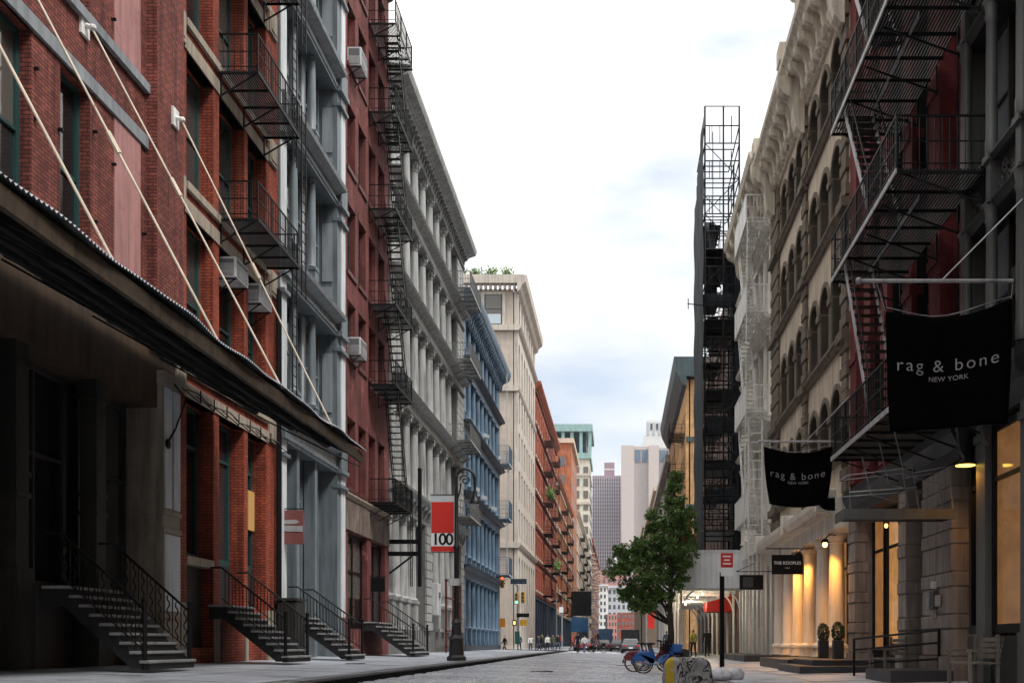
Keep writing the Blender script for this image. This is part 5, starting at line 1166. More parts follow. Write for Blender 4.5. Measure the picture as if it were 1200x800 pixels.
obj('ramp', MB().prism([(5.6,21.8,.2),(6.9,21.8,.2),(6.9,21.8,.45),(5.6,21.8,.45)],(0,2.2,0)), m_bstone, rr_)

# ---- street tree
tx, ty, tz0 = 2.8, 57.0, .15
m_bark = M('dark_bark', (.045,.035,.028), .9, .3, .2, bump=.6, bscale=14)
def leaf_mat():
    m, t, p = newmat('tree_leaf'); g = N(t, 'ShaderNodeNewGeometry'); n = N(t, 'ShaderNodeTexNoise', {'Vector': g.outputs['Position'], 'Scale': 1.3, 'Detail': 3})
    ad = N(t, 'ShaderNodeMath', {0: n.outputs[0], 1: g.outputs['Random Per Island']}, operation='ADD'); md = N(t, 'ShaderNodeMath', {0: ad.outputs[0], 1: .5}, operation='MULTIPLY')
    r = N(t, 'ShaderNodeValToRGB', {0: md.outputs[0]}); e = r.color_ramp.elements; e[0].position = .25; e[1].position = .8; e[0].color = (.045,.105,.024,1); e[1].color = (.19,.30,.07,1)
    t.links.new(r.outputs[0], p.inputs['Base Color']); p.inputs['Roughness'].default_value = .5
    tr = N(t, 'ShaderNodeBsdfTranslucent', {0: r.outputs[0]}); mx_ = N(t, 'ShaderNodeMixShader', {0: .25, 1: p.outputs[0], 2: tr.outputs[0]}); o = [q for q in t.nodes if q.type == 'OUTPUT_MATERIAL'][0]; t.links.new(mx_.outputs[0], o.inputs[0]); return m
m_leaf = leaf_mat()
tr = thing('street_tree', 'leafy green street tree on right kerb beside the sidewalk shed', 'tree', (tx,ty,tz0))
clumps = [(.25,0,9.4,.5),(.1,.3,8.7,.75),(.5,-.3,8.0,.95),(-.1,.2,7.4,.9),(.75,.2,7.0,.9),(-.55,-.3,6.6,.85),(.4,-.6,6.2,.95),(-1.0,.3,7.3,.35),(-.9,0,5.9,.8),(-.2,.6,5.4,1.0),(-1.7,.1,5.6,.75),(-2.3,-.2,5.2,.75),(-2.9,.2,4.9,.65),(-2.6,0,5.9,.5),(-1.9,.3,6.0,.6),(.95,0,6.2,.6),(.9,.1,7.9,.5),(-2.4,.2,3.6,.5),(-1.2,-.2,3.0,.5),(-.5,-.1,3.5,.6),(.35,.2,4.5,.6),(.6,-.2,5.4,.6),(-1.8,-.2,3.1,.5),(-1.5,-.5,4.6,.85),(-2.1,.3,4.1,.65),(-.8,-.3,4.4,.85),(-1.3,.3,3.6,.7),(-1.0,.1,7.9,.3),(-1.6,.1,6.4,.4),(.3,.1,10.0,.3)]
m = MB(); m.tube([(tx,ty,tz0),(tx+.03,ty,1.5),(tx-.05,ty,3),(tx+.05,ty,5),(tx+.15,ty,7.2),(tx+.25,ty,9.3)],[.21,.17,.15,.11,.06,.02],8)
obj('trunk', m, m_bark, tr, smooth=True); m = MB()
for cx, cy, cz, r_ in clumps:
    zb = max(2.0, cz-1.3-abs(cx)*.5); p = Vector((tx, ty, zb)); q = Vector((tx+cx,ty+cy,cz)); m.tube([p,p.lerp(q,.5)+Vector((0,0,-.12)),q],[.06,.04,.012],5)
obj('limbs', m, m_bark, tr); m = MB(); rnd = random.Random(5)
for cx, cy, cz, r_ in clumps:
    for sub in range(int(9+25*r_)):
        d_ = Vector((rnd.gauss(0,1),rnd.gauss(0,1),rnd.gauss(0,.8))).normalized()*r_*rnd.uniform(.25,1.08); sc_ = Vector((tx+cx,ty+cy,cz))+d_*.95
        for q in range(36):
            c = sc_+Vector((rnd.gauss(0,.10),rnd.gauss(0,.10),rnd.gauss(0,.09))); a = Vector((rnd.gauss(0,1),rnd.gauss(0,1),rnd.gauss(0,.7)-.3)).normalized(); s_ = rnd.uniform(.06,.11); e_ = a.orthogonal().normalized(); e_.rotate(Matrix.Rotation(rnd.uniform(0,6.28),3,a)); nn = a.cross(e_)*.02
            m.poly([c-a*s_,c+e_*s_*.55+nn,c+a*s_,c-e_*s_*.55+nn])
tag(obj('crown', m, m_leaf, tr), None, None, None, 'stuff')

# ---- traffic signals and posts at the crossing
m_ylw = M('signal_yellow', (.55,.30,.02), .5, .1, .1, bump=0)
def signal_head(rt, x, y, z, lit, face=-1):
    h = obj('signal_head', MB().box(x-.17,x+.17,y-.12,y+.12,z,z+1.0), m_ylw, rt, bevel=.03)
    for k, c in enumerate(('green','amber','red')):
        on = c == lit; col = {'green':(.05,1,.45),'amber':(1,.6,.05),'red':(1,.08,.03)}[c]
        mt_ = EMIT('signal_'+c, col, 1.4) if on else M('unlit_'+c, tuple(.05+.06*q for q in col), .4, .1, 0, bump=0)
        obj('lens', MB().tube([(x,y-.125,z+.18+.32*k),(x,y-.14,z+.18+.32*k)],.12,12), mt_, h)
        obj('visor', MB().tube([(x,y-.14,z+.18+.32*k+.13),(x,y-.34,z+.18+.32*k+.11)],.03,6), m_black, h)
    return h
ts = thing('traffic_signal', 'traffic signal post with green light at the left corner', 'traffic signal', (-8.9,93.5,.3))
obj('post', MB().tube([(-8.9,93.5,.2),(-8.9,93.5,6.2)],.08,8), m_steel, ts); signal_head(ts, -9.0, 93.3, 4.5, 'green'); signal_head(ts, -8.45, 93.4, 4.6, None)
obj('control_box', MB().box(-9.15,-8.75,93.15,93.4,1.0,2.1), M('box_green', (.02,.09,.07), .5), ts); obj('walk_signal', MB().box(-9.35,-9.0,93.1,93.3,2.6,3.1), m_black, ts); obj('walk_hand', MB().box(-9.27,-9.08,93.08,93.095,2.7,3.0), EMIT('walk_lamp', (1,.5,.1), .8), ts); obj('pedestrian_plate', MB().box(-8.7,-8.1,93.3,93.35,2.6,3.15), m_ylw, ts)
obj('one_way_plate', MB().box(-9.0,-7.9,93.3,93.33,3.35,3.7), m_black, ts)
ts = thing('traffic_signal', 'hanging traffic signal with red light and street lamp arm over the left corner', 'traffic signal', (-9.9,92.4,6))
signal_head(ts, -10.0, 91, 5.8, 'red'); obj('arm', MB().tube([(-9.0,93.5,6.1),(-9.6,92,6.9),(-10.4,91,6.9)],.05,6).bar((-10,91,6.8),(-10,91,6.95),.06), m_steel, ts); obj('blue_plate', MB().box(-9.4,-8.0,91.9,91.95,6.2,6.65), m_blued, ts)
ts = thing('traffic_signal', 'traffic signal with green light seen through the tree', 'traffic signal', (2.7,111,.2))
obj('post', MB().tube([(2.9,111,.2),(2.9,111,6.4)],.09,8), m_steel, ts); signal_head(ts, 2.75, 110.8, 5.2, 'green'); signal_head(ts, 3.4, 110.9, 5.3, None); obj('banner', MB().box(3.05,3.75,110.95,111.0,2.6,4.9), m_bred, ts)
for k, (x, y_, h) in enumerate(((-6.0,112,5.2),(-7.1,121,6.3),(3.2,124,7),(3.0,140,7.2))):
    lp = thing('street_pole', ['grey sign pole at the far left kerb','taller grey pole before the dark shop fronts','dark street pole behind the tree','farther dark street pole behind the tree'][k], 'pole', (x,y_,.3)); obj('pole', MB().tube([(x,y_,.2),(x,y_,h)],.07,8), m_steel if k < 2 else m_black, lp)
    if k == 0: obj('plate', MB().box(x-.3,x+.15,y_-.1,y_-.08,4.3,4.9), wl, lp)
    if k > 1: obj('arm', MB().tube([(x,y_,h),(x-.5,y_,h+.5),(x-1.3,y_,h+.3)],.05,6).ell((x-1.4,y_,h+.2),.3,.2,.12,8,5), m_black, lp)
sg = thing('street_sign', 'orange construction sign on the left corner', 'sign', (-10.7,95,2)); obj('plate', MB().box(-11.0,-10.2,95,95.04,2.5,3.3), M('orange_sign', (.6,.22,.02), .5), sg); obj('stake', MB().bar((-10.6,95.06,.2),(-10.6,95.06,2.5),.06), m_steel, sg)

# ================================================================== PEOPLE AND VEHICLES
m_skin = M('skin', (.42,.25,.18), .6, .05, 0, bump=0); m_hair = M('dark_hair', (.02,.015,.012), .6, .1, 0, bump=0)
def person(label, x, y, z, rot, top, legs, stride=.25, arm=.2, H=1.74):
    """one skinned body: joints as vertices, radii per vertex; clothing by region"""
    s_ = stride
    J = {'pel':(0,0,.97,.145),'waist':(0,0,1.12,.13),'chest':(0,.01,1.32,.155),'neckb':(0,.005,1.47,.07),'neck':(0,.0,1.53,.055),'head':(0,-.02,1.63,.098),'crown':(0,-.015,1.72,.075)}
    for q, sg_ in (('l',1),('r',-1)):
        f = s_*sg_
        J.update({'hip'+q:(.09*sg_,0,.92,.10),'knee'+q:(.10*sg_,-f*.55-.03,.50,.065),'ank'+q:(.10*sg_,-f+.04+(.0 if f > 0 else .10),.09+(0 if f > 0 else .05),.045),'toe'+q:(.11*sg_,-f-.13+(.0 if f > 0 else .10),.035,.04),
                  'sh'+q:(.18*sg_,0,1.42,.075),'elb'+q:(.24*sg_,arm*sg_*.5+.04,1.13,.05),'wri'+q:(.23*sg_,arm*sg_-.08,.90,.036),'han'+q:(.22*sg_,arm*sg_-.13,.81,.042)})
    E = [('pel','waist'),('waist','chest'),('chest','neckb'),('neckb','neck'),('neck','head'),('head','crown')]
    for q in 'lr': E += [('pel','hip'+q),('hip'+q,'knee'+q),('knee'+q,'ank'+q),('ank'+q,'toe'+q),('chest','sh'+q),('sh'+q,'elb'+q),('elb'+q,'wri'+q),('wri'+q,'han'+q)]
    names = list(J); me = bpy.data.meshes.new('person'); me.from_pydata([J[n][:3] for n in names], [(names.index(a),names.index(c)) for a, c in E], [])
    o = bpy.data.objects.new('tmp', me); sc.collection.objects.link(o); sk = o.modifiers.new('skin','SKIN')
    if not me.skin_vertices: me.skin_vertices.new()
    for i, n in enumerate(names): v = me.skin_vertices[0].data[i]; v.radius = (J[n][3],J[n][3]*(.72 if n in ('chest','waist','pel') else 1)); v.use_root = n == 'pel'
    o.modifiers.new('sub','SUBSURF').levels = 1
    dg = bpy.context.evaluated_depsgraph_get(); m2 = bpy.data.meshes.new_from_object(o.evaluated_get(dg)); bpy.data.objects.remove(o)
    m2.materials.clear()
    for mt_ in (legs, top, m_skin, m_hair): m2.materials.append(mt_)
    for p in m2.polygons:
        c = p.center; p.material_index = 2 if (c.z > 1.5 or (c.z < .88 and abs(c.x) > .16)) else (1 if c.z > .95 else 0)
        if c.z > 1.66 or (c.z > 1.56 and c.y > .02): p.material_index = 3
        if c.z < .1: p.material_index = 3
        p.use_smooth = True
    m2.name = 'person'; ob = tag(bpy.data.objects.new('person', m2), label, 'person', 'pedestrians'); sc.collection.objects.link(ob); ob.location = (x,y,z); ob.rotation_euler = (0,0,R(rot)); ob.scale = (H/1.79,)*3
    return ob
def cl(n, c): return M('cloth_'+n, c, .9, .1, 0, bump=0)
c_navy, c_blk, c_den, c_wht, c_red, c_grn, c_yel = cl('navy',(.015,.02,.04)), cl('black',(.012,.012,.014)), cl('denim',(.05,.07,.12)), cl('white',(.6,.6,.58)), cl('red',(.4,.05,.05)), cl('olive',(.08,.1,.05)), cl('yellow',(.26,.24,.07))
person('person in dark clothes walking on the corner past the blue building', -10.35, 96, .1, -60, c_blk, c_blk, .28)
person('person in black striding across the left crosswalk', -7.2, 99, .2, 90, c_blk, c_navy, .42)
person('person in white shirt waiting at the far left corner', -8.5, 102, .15, 20, c_wht, c_den, .1)
person('person in dark jacket behind the striding person', -7.9, 104, .15, 70, c_navy, c_den, .3)
person('person in black walking in the middle of the street', -3.75, 97, .17, 170, c_navy, c_blk, .16, H=1.9)
person('person in white beside the walker in mid street', -3.35, 103, .15, 160, c_wht, c_den, .15)
person('person in red top farther down the left sidewalk', -6.4, 118, .4, 10, c_red, c_den, .2)
person('person in olive coat at the far left shop fronts', -8.2, 113, .4, 150, c_grn, c_blk, .25)
person('person in yellow vest under the sidewalk shed', 4.55, 64.5, .18, 190, c_yel, c_blk, .15, H=1.75)
person('person in black under the sidewalk shed', 5.6, 67, .2, 175, c_blk, c_blk, .2, H=1.8)
for k, (x, y_, lb, tp, lg, rt_) in enumerate(((-9.3,99,'person in denim at the far left corner',c_den,c_blk,200),(-6.6,106,'person in grey walking toward the camera at left',c_grn,c_den,0),(-5.9,103,'person in black beside the left kerb',c_blk,c_den,30),(-4.9,112,'person in red jacket crossing behind',c_red,c_blk,80),(-2.7,108,'person in navy coat crossing farther back',c_navy,c_blk,95),(-7.4,110,'person with white top near the dark shop fronts',c_wht,c_blk,10),(-8.9,120,'person in black farther along the left sidewalk',c_blk,c_blk,5),(3.4,75,'person in denim on the right sidewalk past the shed posts',c_den,c_blk,180))): person(lb, x, y_, .2, rt_, tp, lg, .22, .2, 1.78)
m_carglass = GLASS('car_glass', (.012,.014,.016), (.03,.03,.03), .05); m_tail = M('tail_lamp_red', (.5,.02,.02), .3, .05, 0, bump=0)
def car(label, x, y, z, col, kind='car', name='parked_car', grp='vehicles down the street'):
    rt = thing(name, label, kind, (x,y+2.2,z), grp); cp = M('car_paint', col, .25, .05, .05, bump=0, spec=.6); W = .92; hgt = 1.0 if kind != 'suv' else 1.1
    prof = [(0,.32),(.05,.62),(.12,.95*hgt),(.6,1.0*hgt),(3.2,.98*hgt),(4.3,.82),(4.5,.62),(4.5,.3)]
    obj('body', MB().prism([(x-W,y+a,z+c) for a, c in prof], (2*W,0,0)), cp, rt, bevel=.08)
    m = MB(); g0 = [(-.82,.25,1.0*hgt),(.82,.25,1.0*hgt),(.82,3.2,1.0*hgt),(-.82,3.2,1.0*hgt)]; g1 = [(-.66,.75,1.5*hgt),(.66,.75,1.5*hgt),(.66,2.2,1.5*hgt),(-.66,2.2,1.5*hgt)]
    m.v = [(x+a,y+c,z+d-.02) for a, c, d in g0+g1]; m.f = [(4,5,6,7),(0,1,5,4),(1,2,6,5),(2,3,7,6),(3,0,4,7)]; obj('cabin', m, cp, rt, bevel=.05)
    m = MB(); lp_ = lambda A, B, t: tuple(Vector(A).lerp(Vector(B), t)); G0 = [Vector((x+a,y+c,z+d-.02)) for a, c, d in g0]; G1 = [Vector((x+a,y+c,z+d-.02)) for a, c, d in g1]
    for i in range(4):
        j = (i+1) % 4; a, c, d, e = G0[i].lerp(G0[j],.08), G0[i].lerp(G0[j],.92), G1[i].lerp(G1[j],.92), G1[i].lerp(G1[j],.08); nrm = (c-a).cross(e-a).normalized()*.012
        m.poly([a.lerp(e,.12)+nrm, c.lerp(d,.12)+nrm, d.lerp(c,.12)+nrm, e.lerp(a,.12)+nrm])
    obj('windows', m, m_carglass, rt)
    for a in (.85, 3.65):
        for q in (-1, 1):
            wh = obj('wheel', MB().tube([(x+q*(W-.2),y+a,z+.32),(x+q*(W+.01),y+a,z+.32)],.32,16), m_tyre, rt); obj('hub', MB().tube([(x+q*(W+.012),y+a,z+.32),(x+q*(W+.02),y+a,z+.32)],.2,12), m_silver, wh)
    for q in (-1,1): obj('tail_lamp', MB().box(x+q*(W-.28)-.16,x+q*(W-.28)+.16,y-.03,y+.06,z+.68,z+.84), m_tail, rt)
    obj('number_plate', MB().box(x-.2,x+.2,y-.025,y+.02,z+.5,z+.64), wl, rt); obj('bumper', MB().box(x-W,x+W,y-.08,y+.1,z+.3,z+.5), m_black, rt, bevel=.03)
    return rt
car('black car driving away in mid street', -.15, 128, .05, (.012,.012,.015)); car('dark red car ahead of the black car', -1.9, 137, .05, (.12,.02,.02)); car('silver car on the left kerb beyond the crossing', -4.4, 124, .12, (.35,.34,.34)); car('white car parked on the far left kerb', -4.5, 140, .12, (.5,.5,.5)); car('maroon car stopped left of the black car', -3.6, 113, .08, (.14,.02,.025)); car('dark blue car parked on the right past the tree', 1.15, 112, .04, (.02,.03,.06)); car('grey car parked behind the dark blue car', 1.2, 104.8, .04, (.1,.1,.11)); car('dark car far down the right lane', .9, 160, .05, (.05,.05,.06))
def truck(label, x, y, z, w_, h, l, col, cabc, name='box_truck'):
    rt = thing(name, label, 'truck', (x,y,z), 'vehicles down the street'); cp = M('truck_paint', col, .5, .1, .2, bump=0)
    obj('cargo_box', MB().box(x-w_/2,x+w_/2,y,y+l,z+.8,z+h), cp, rt, bevel=.04); obj('rear_door', MB().box(x-w_/2+.12,x+w_/2-.12,y-.03,y-.004,z+.95,z+h-.15), M('truck_door', tuple(min(.6,c*1.5+.02) for c in col), .5), rt)
    obj('cab', MB().box(x-w_/2+.1,x+w_/2-.1,y+l+.02,y+l+1.6,z+.5,z+h-.5), M('cab_paint', cabc, .4), rt, bevel=.1); obj('chassis', MB().box(x-.5,x+.5,y-.1,y+l+1.4,z+.45,z+.79), m_black, rt)
    for a in (.9, l+.8):
        for q in (-1,1): obj('wheel', MB().tube([(x+q*(w_/2-.35),y+a,z+.45),(x+q*(w_/2-.02),y+a,z+.45)],.45,14), m_tyre, rt)
    for q in (-1,1): obj('tail_lamp', MB().box(x+q*(w_/2-.2)-.1,x+q*(w_/2-.2)+.1,y-.05,y-.005,z+.62,z+.78), m_tail, rt)
truck('dark box truck parked on the right beyond the crossing', 1.35, 122, .04, 2.1, 2.6, 5, (.02,.02,.022), (.03,.03,.03)); truck('blue box truck far down the street', -2.1, 165, .05, 2.2, 3.3, 6, (.05,.12,.22), (.4,.4,.4))
person('cyclist in dark clothes riding across the street', -1.95, 99.5, .55, 90, c_blk, c_den, .3, .35, 1.7)
o = bike('dark bicycle ridden across the middle of the street', -2.5, 99.6, .13, m_black, None); 

# ================================================================== BUILDINGS FARTHER AWAY
def grid(root, mat, fn, cols, rows, name='window_panes'):
    m = MB()
    for c in cols:
        for r in rows: fn(m, c, r)
    return tag(obj(name, m, mat, root), None, None, None, 'stuff')
# ---- beige corner building beyond the cross street
b = bld('stone_building', 'tall beige stone building with plants on its roof past the crossing', L, 110.3, 132.9, .3)
ops = []
for k in range(7):
    y0_ = 111.2+3.1*k
    ops += [(y0_,y0_+1.5,1.2,10.2,.75)]+[(y0_,y0_+1.5,12.2+4.0*j,15.2+4.0*j) for j in range(4)]+[(y0_,y0_+1.5,28.2,32.6,.75),(y0_,y0_+1.5,34.6,37.2)]
wall(b, L, 110.3, 132.9, .3, 38, ops, m_beige, t=.4)
for o_ in ops: win(b, L, *o_[:4], -.3, m_frame, m_glassf, 'sash', ar=o_[4] if len(o_) > 4 else 0)
obj('building_body', MB().box(F(L,-.5),-34,110.31,132.8,.3,37.9), m_beigeb, b)
for z, d in ((11.0,.35),(33.6,.4),(27.3,.2)): mould(b, L, 110.0, 132.9, [(0,z),(d*.6,z+.15),(d,z+.4),(d,z+.55),(0,z+.6)], m_beige, 'belt_course'); obj('side_belt', MB().box(F(L,.0),-34,110.0,110.29,z,z+.6), m_beige, b)
mould(b, L, 109.4, 133.2, [(0,37.4),(.3,37.6),(.5,38.1),(.9,38.4),(1.0,39.1),(0,39.2)], m_beige); obj('side_cornice', MB().box(F(L,-.01),-34,109.4,110.29,38.3,39.18), m_beige, b)
m = MB()
for k in range(40): m.box(F(L,-.5*k-.2)-.0,F(L,-.5*k-.45),109.7,110.29,37.8,38.28)
obj('side_dentils', m, m_beige, b)
for X0 in (-13.85,-18.6,-23.4):
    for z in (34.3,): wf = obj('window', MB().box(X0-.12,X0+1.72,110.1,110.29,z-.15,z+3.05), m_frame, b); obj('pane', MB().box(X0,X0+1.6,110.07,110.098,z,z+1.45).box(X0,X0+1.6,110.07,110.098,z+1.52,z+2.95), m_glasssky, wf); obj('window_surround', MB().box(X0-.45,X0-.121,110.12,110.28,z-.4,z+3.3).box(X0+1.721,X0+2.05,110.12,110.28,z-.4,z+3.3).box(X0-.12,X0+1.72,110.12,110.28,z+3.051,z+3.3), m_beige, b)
for k in range(5):
    x = -11.8-1.7*k; pl = thing('roof_plant', ['roof shrub nearest the beige cornice corner','second roof shrub on the beige building','third roof shrub on the beige building','fourth roof shrub on the beige building','roof shrub farthest left on the beige building'][k], 'plant', (x,112,39.1), 'shrubs on the beige roof'); obj('pot', MB().box(x-.3,x+.3,111.7,112.3,39.15,39.7), m_tand, pl); m = MB()
    for q in range(160): c = Vector((x+random.gauss(0,.35),112+random.gauss(0,.3),40.2+random.gauss(0,.3))); a = Vector((random.gauss(0,1),random.gauss(0,1),random.gauss(0,1))).normalized()*.16; e_ = a.orthogonal().normalized()*.1; m.poly([c-a,c+e_,c+a,c-e_])
    tag(obj('foliage', m, m_leaf, pl), None, None, None, 'stuff')
# ---- red brick buildings with balconies
def brick_far(label, y0, y1, h, mat, rows, n, esc, shop=5.2, cm=None, s=L):
    b = bld('brick_building', label, s, y0, y1, .3); st = (y1-y0)/n; fh = (h-shop-1.2)/rows
    ops = [(y0+st*(k+.25),y0+st*(k+.75),shop+.9+fh*j,shop+.9+fh*j+fh*.62) for k in range(n) for j in range(rows)]
    wall(b, s, y0, y1, shop, h, ops, mat, t=.35); obj('building_body', MB().box(F(s,-.45),F(s,-16),y0+.01,y1-.01,.2,h-.05), mat, b)
    for o_ in ops:
        win(b, s, *o_, -.25, m_framew if mat is m_brickE else m_frame, m_glassf, 'sash', bw=.12)
        slab(b, s, o_[0]-.15, o_[1]+.15, o_[2]-.25, o_[2]-.003, -.1, .1, m_tan, 'sill')
    for j in range(rows+1): mould(b, s, y0, y1, [(0,shop+fh*j),(.2,shop+.05+fh*j),(.25,shop+.3+fh*j),(0,shop+.35+fh*j)], m_brickA if mat is m_brickD else m_tan, 'belt_course')
    mould(b, s, y0-.1, y1, [(0,h-.8),(.3,h-.6),(.7,h-.1),(.75,h+.2),(0,h+.25)], cm or mat)
    for k in range(n+1): slab(b, s, min(y0+st*k,y1-.6), min(y0+st*k,y1-.6)+.5, .2, shop-.01, -.4, .02, m_blued, 'shop_pier')
    for k in range(n): win(b, s, y0+st*k+.52, y0+st*(k+1)-.02, .4, shop-.3, -.3, m_blued, m_glass, 'two', bw=.14, name='shop_window')
    slab(b, s, y0+.01, y1-.01, shop-.3, shop-.011, -.35, .1, m_blued, 'shop_fascia')
    for q, (ya, yb) in enumerate(esc):
        fire_escape(('nearest' if q == 0 else 'middle' if q == 1 and len(esc) > 2 else 'farthest')+' black fire escape on the '+label.split(' with')[0], s, ya, yb, [shop+.7+fh*j for j in range(rows)], 1.25, m_black, stair=(ya+.8,yb-.6), bal=.35)
    return b
brick_far('red brick building with many balconies past the beige building', 133, 178, 33.8, m_brickD, 6, 14, [(146,151),(163,168)], 7.0)
brick_far('lower orange brick building with balconies farther left', 178, 232, 29, m_brickE, 6, 14, [(190,196),(212,218)], 6.0)
b = bld('brick_building', 'tall orange block with plain side wall above the far left row', L, 232, 262, .3); obj('building_body', MB().box(-10.4,-28,232,262,.2,45), m_brickE, b); obj('cornice', MB().box(-9.8,-28.2,231.6,262,45,46), m_tan, b)
grid(b, m_glassf, lambda m, c, r: m.box(-10.5,-10.39,c,c+1.4,r,r+2.2), [234+3*k for k in range(9)], [8+4*k for k in range(9)]); grid(b, m_glassf, lambda m, c, r: m.box(c,c+1.2,231.9,231.99,r,r+2), [-13,-16.5,-20], [32,36,40])
brick_far('pale brick row of buildings far down the left side', 262, 368, 34, m_beigeb, 6, 18, [(280,290),(310,320),(340,350)], 6.0)
for k, y_ in enumerate((160,165.5)):
    pl = thing('balcony_plant', ['green plants on the red building balcony','second green balcony plants on the red building'][k], 'plant', (-9.8,y_-2,20), 'balcony plants'); m = MB()
    for q in range(260): c = Vector((-9.5+random.gauss(0,.25),146.8+4*k*4+random.gauss(0,.9),21.8-8.8*k+random.gauss(0,.35))); a = Vector((random.gauss(0,1),random.gauss(0,1),random.gauss(0,1))).normalized()*.2; e_ = a.orthogonal().normalized()*.12; m.poly([c-a,c+e_,c+a,c-e_])
    pl.location = (-9.5,146.8+16*k,21.4-8.8*k); tag(obj('foliage', m, m_leaf, pl), None, None, None, 'stuff')
sa = thing('shop_canopy', 'blue canopy under a dark sign board far down the left side', 'canopy', (-9.2,230,4)); obj('canopy', MB().prism([(-10.4,229,7.0),(-6.6,229,6.6),(-6.6,229,3.6),(-10.4,229,3.6)],(0,.5,0)), M('canopy_blue', (.03,.12,.26), .6), sa); obj('sign_board', MB().box(-10.3,-5.9,229.6,229.8,7.1,12.4), m_black, sa); obj('post', MB().box(-6.7,-6.55,229.1,229.25,.3,3.6), m_steel, sa)
# ---- cream tower with teal crown
b = thing('cream_tower', 'ornate cream tower with teal green crown at the end of the left row', 'building', (-18,385,.3)); m_cream = M('cream_terracotta', (.62,.58,.48), .8, .12, .2); m_verd = M('teal_copper', (.27,.42,.41), .7, .15, .2)
obj('building_body', MB().box(-26,-10.3,372,400,.2,66), m_cream, b)
for z in (14,26,38,50,60): obj('belt_course', MB().box(-26.3,-9.9,371.6,400,z,z+.9), m_beige, b)
grid(b, m_glassf, lambda m, c, r: m.box(c,c+1.7,371.85,371.99,r,r+2.6), [-24.8+3.1*k for k in range(5)], [6+4.2*k for k in range(14)]); grid(b, m_glassf, lambda m, c, r: m.box(-10.31,-10.2,c,c+1.7,r,r+2.6), [374+3.2*k for k in range(8)], [6+4.2*k for k in range(14)])
obj('crown_floor', MB().box(-26.6,-9.7,371.4,400,66,68), m_verd, b); obj('crown_roof', MB().box(-27,-9.2,371,400,75.5,78), m_verd, b)
for k in range(6): obj('crown_pillar', MB().box(-26.4+3.15*k,-25.3+3.15*k,371.6,372.6,68,75.5), m_verd, b)
obj('crown_core', MB().box(-25,-11.5,374,399,68,75.5), m_blued, b)
# ---- far end of the street
def far_block(name, label, x0, x1, y0, y1, h, mat, nc, nr, gm=None, z0=3, cat='building', top=None, ww=.5, wh=.55, lit=None):
    b = thing(name, label, cat, ((x0+x1)/2,(y0+y1)/2,0)); obj('building_body', MB().box(x0,x1,y0,y1,-.2,h), mat, b); cw, rh = (x1-x0)/nc, (h-z0)/nr
    grid(b, gm or m_glassf, lambda m, c, r: m.box(x0+cw*(c+.5-ww/2),x0+cw*(c+.5+ww/2),y0-.12,y0-.01,z0+rh*(r+.2),z0+rh*(r+.2+wh)), range(nc), range(nr))
    if top: obj('cornice', MB().box(x0-top,x1+top,y0-top,y1,h,h+top*1.2), mat, b)
    return b
m_pk = M('faded_pink_brick', (.48,.24,.21), .85, .15, .1); m_wt = M('white_far_paint', (.68,.68,.66), .8, .08, .1); m_gy = M('grey_far_stone', (.48,.50,.53), .8, .08, .1)
b = far_block('brick_building', 'slim red building far down the left side', -16, -10.5, 400, 560, 40, m_brickD, 4, 9, top=.8)
grid(b, m_glassf, lambda m, c, r: m.box(-10.49,-10.38,c,c+3,r,r+2.4), [403+8*k for k in range(19)], [5+4*k for k in range(9)], 'street_window_panes'); grid(b, m_tan, lambda m, c, r: m.box(-10.49,-9.3,c,c+7,r,r+.5), [408+26*k for k in range(6)], [7.6+4*k for k in range(8)], 'balcony_slabs')
wr_ = bpy.data.objects[-1] if False else None
far_block('white_building', 'narrow white building at the far end of the street', -14, -7.2, 640, 700, 36, m_wt, 3, 8, top=.8)
far_block('grey_building', 'pale grey building with white cornice closing the street', -7.4, 14, 700, 730, 38, m_gy, 7, 7, top=1.2)
far_block('brick_building', 'low faded pink buildings at the far end of street', -8, -1, 640, 660, 19, m_pk, 4, 4); far_block('brick_building', 'low red building beside the pink one at the street end', -.9, 12, 645, 665, 20, m_brickD, 6, 4)
far_block('pink_building', 'pinkish red roof block below the purple tower', -16, 6, 760, 790, 54, m_pk, 6, 10); far_block('white_block', 'small white block on top before the purple tower', -5, 4, 800, 815, 66, m_wt, 3, 16)
far_block('grey_building', 'grey stone building behind the tree on the right', 7.2, 24, 146, 200, 26, M('dim_grey_stone', (.3,.29,.28), .85), 5, 6, top=.8); far_block('cream_building', 'cream building far down the right side', 7.4, 22, 201, 300, 30, m_tan, 5, 7, top=.8); far_block('brown_building', 'brown building farthest on the right side', 7.6, 22, 301, 520, 34, m_stone, 5, 8, top=.8)
for s_, (x0, x1, y0, y1) in enumerate(((7.05,7.18,146,200),(7.25,7.38,201,300),(7.45,7.58,301,520))):
    pass
# ---- the street goes on behind the camera
far_block('brick_building', 'brick building behind the camera on the left', -24, -10.5, -70, 7.9, 24, m_brickA, 4, 6); far_block('stone_building', 'stone building behind the camera on the right', 7.0, 22, -70, 8.9, 24, m_stone, 4, 6)
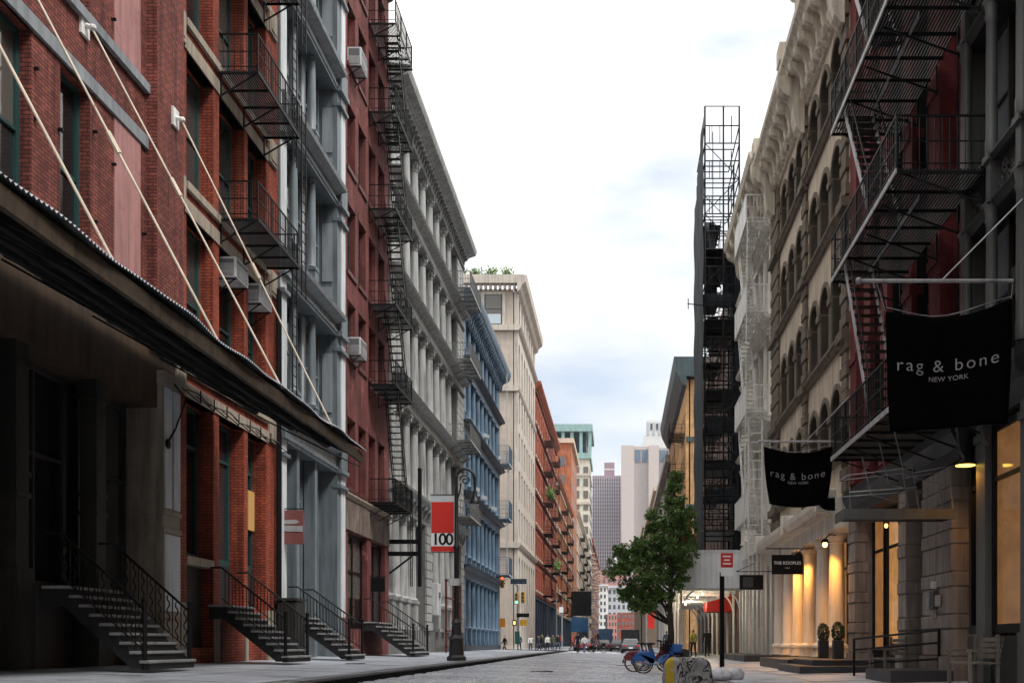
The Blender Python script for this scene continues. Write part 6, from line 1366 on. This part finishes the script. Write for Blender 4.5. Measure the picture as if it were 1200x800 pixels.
# ---- towers in the haze
b = thing('apartment_tower', 'tall purple brick apartment tower in the distance', 'tower', (-10,905,0)); m_pur = M('purple_brick', (.33,.235,.28), .85, .06, .05); m_purl = M('pale_purple_concrete', (.50,.46,.50), .85, .05, .05)
obj('building_body', MB().box(-22.5,2.2,900,925,0,144), m_pur, b)
for k in range(13): obj('pier', MB().box(-22.5+1.98*k,-22.5+1.98*k+.62,899.6,899.99,0,144), m_purl, b)
grid(b, m_glassb, lambda m, c, r: m.box(-21.75+1.98*c,-20.65+1.98*c,899.8,899.98,r,r+1.7), range(12), [3+3.1*k for k in range(45)])
obj('penthouse', MB().box(-12.3,-3.6,902,918,144,155.5), m_pur, b); obj('penthouse_band', MB().box(-12.4,-3.5,901.8,918,149,150.2), m_wt, b)
b = thing('office_tower', 'windowless pale grey tower with vertical slabs in the distance', 'tower', (20,860,0)); m_tg = M('pale_granite', (.53,.465,.44), .8, .05, .08); m_tg2 = M('granite_recess', (.47,.42,.405), .8, .05, .08)
obj('building_body', MB().box(3,41,853,890,0,159), m_tg2, b)
for a, c in ((2.06,12.4),(24.0,32.2),(40.2,46)): obj('shaft', MB().box(a,c,848,860,0,160), m_tg, b)
for a, c in ((13.2,17.6),(18.8,23.2),(33,37.6),(38.3,40)): obj('louvre', MB().box(a,c,852.6,852.99,147,157), M('louvre_blue', (.14,.2,.28), .5), b)
obj('parapet', MB().box(12.4,24,852.7,890,157.4,160), m_tg, b)
b = thing('tower_top', 'pale ornate tiered tower top behind the grey tower', 'tower', (36,1005,0))
for x0, x1, z0, z1 in ((22,52,0,190),(24,48.5,190,198),(26.5,46,198,212)): obj('tier', MB().box(x0,x1,1000,1020,z0,z1), m_wt, b)
for k in range(4): obj('column_pair', MB().box(27+5.4*k,29+5.4*k,999.3,999.99,198.5,210), m_gy, b)
for k in range(3): obj('opening', MB().box(30+5.4*k,31.8+5.4*k,999.5,999.99,203,209), m_blued, b)
far_block('glass_tower', 'bluish glass tower sliver behind the cream tower', -34, -24, 1010, 1030, 142, M('blue_glass', (.25,.42,.55), .3), 5, 40)

# ---- haze
def haze(density):
    m = bpy.data.materials.new('haze_air'); m.use_nodes = True; t = m.node_tree; t.nodes.clear(); o = t.nodes.new('ShaderNodeOutputMaterial'); v = t.nodes.new('ShaderNodeVolumePrincipled')
    v.inputs['Color'].default_value = (.86,.92,1,1); v.inputs['Density'].default_value = density; v.inputs['Anisotropy'].default_value = .2; t.links.new(v.outputs[0], o.inputs['Volume'])
    b = MB().box(-2600,2600,-260,3600,-1.4,225); tag(obj('haze', b, m), None, None, None, 'stuff')
haze(.00009)
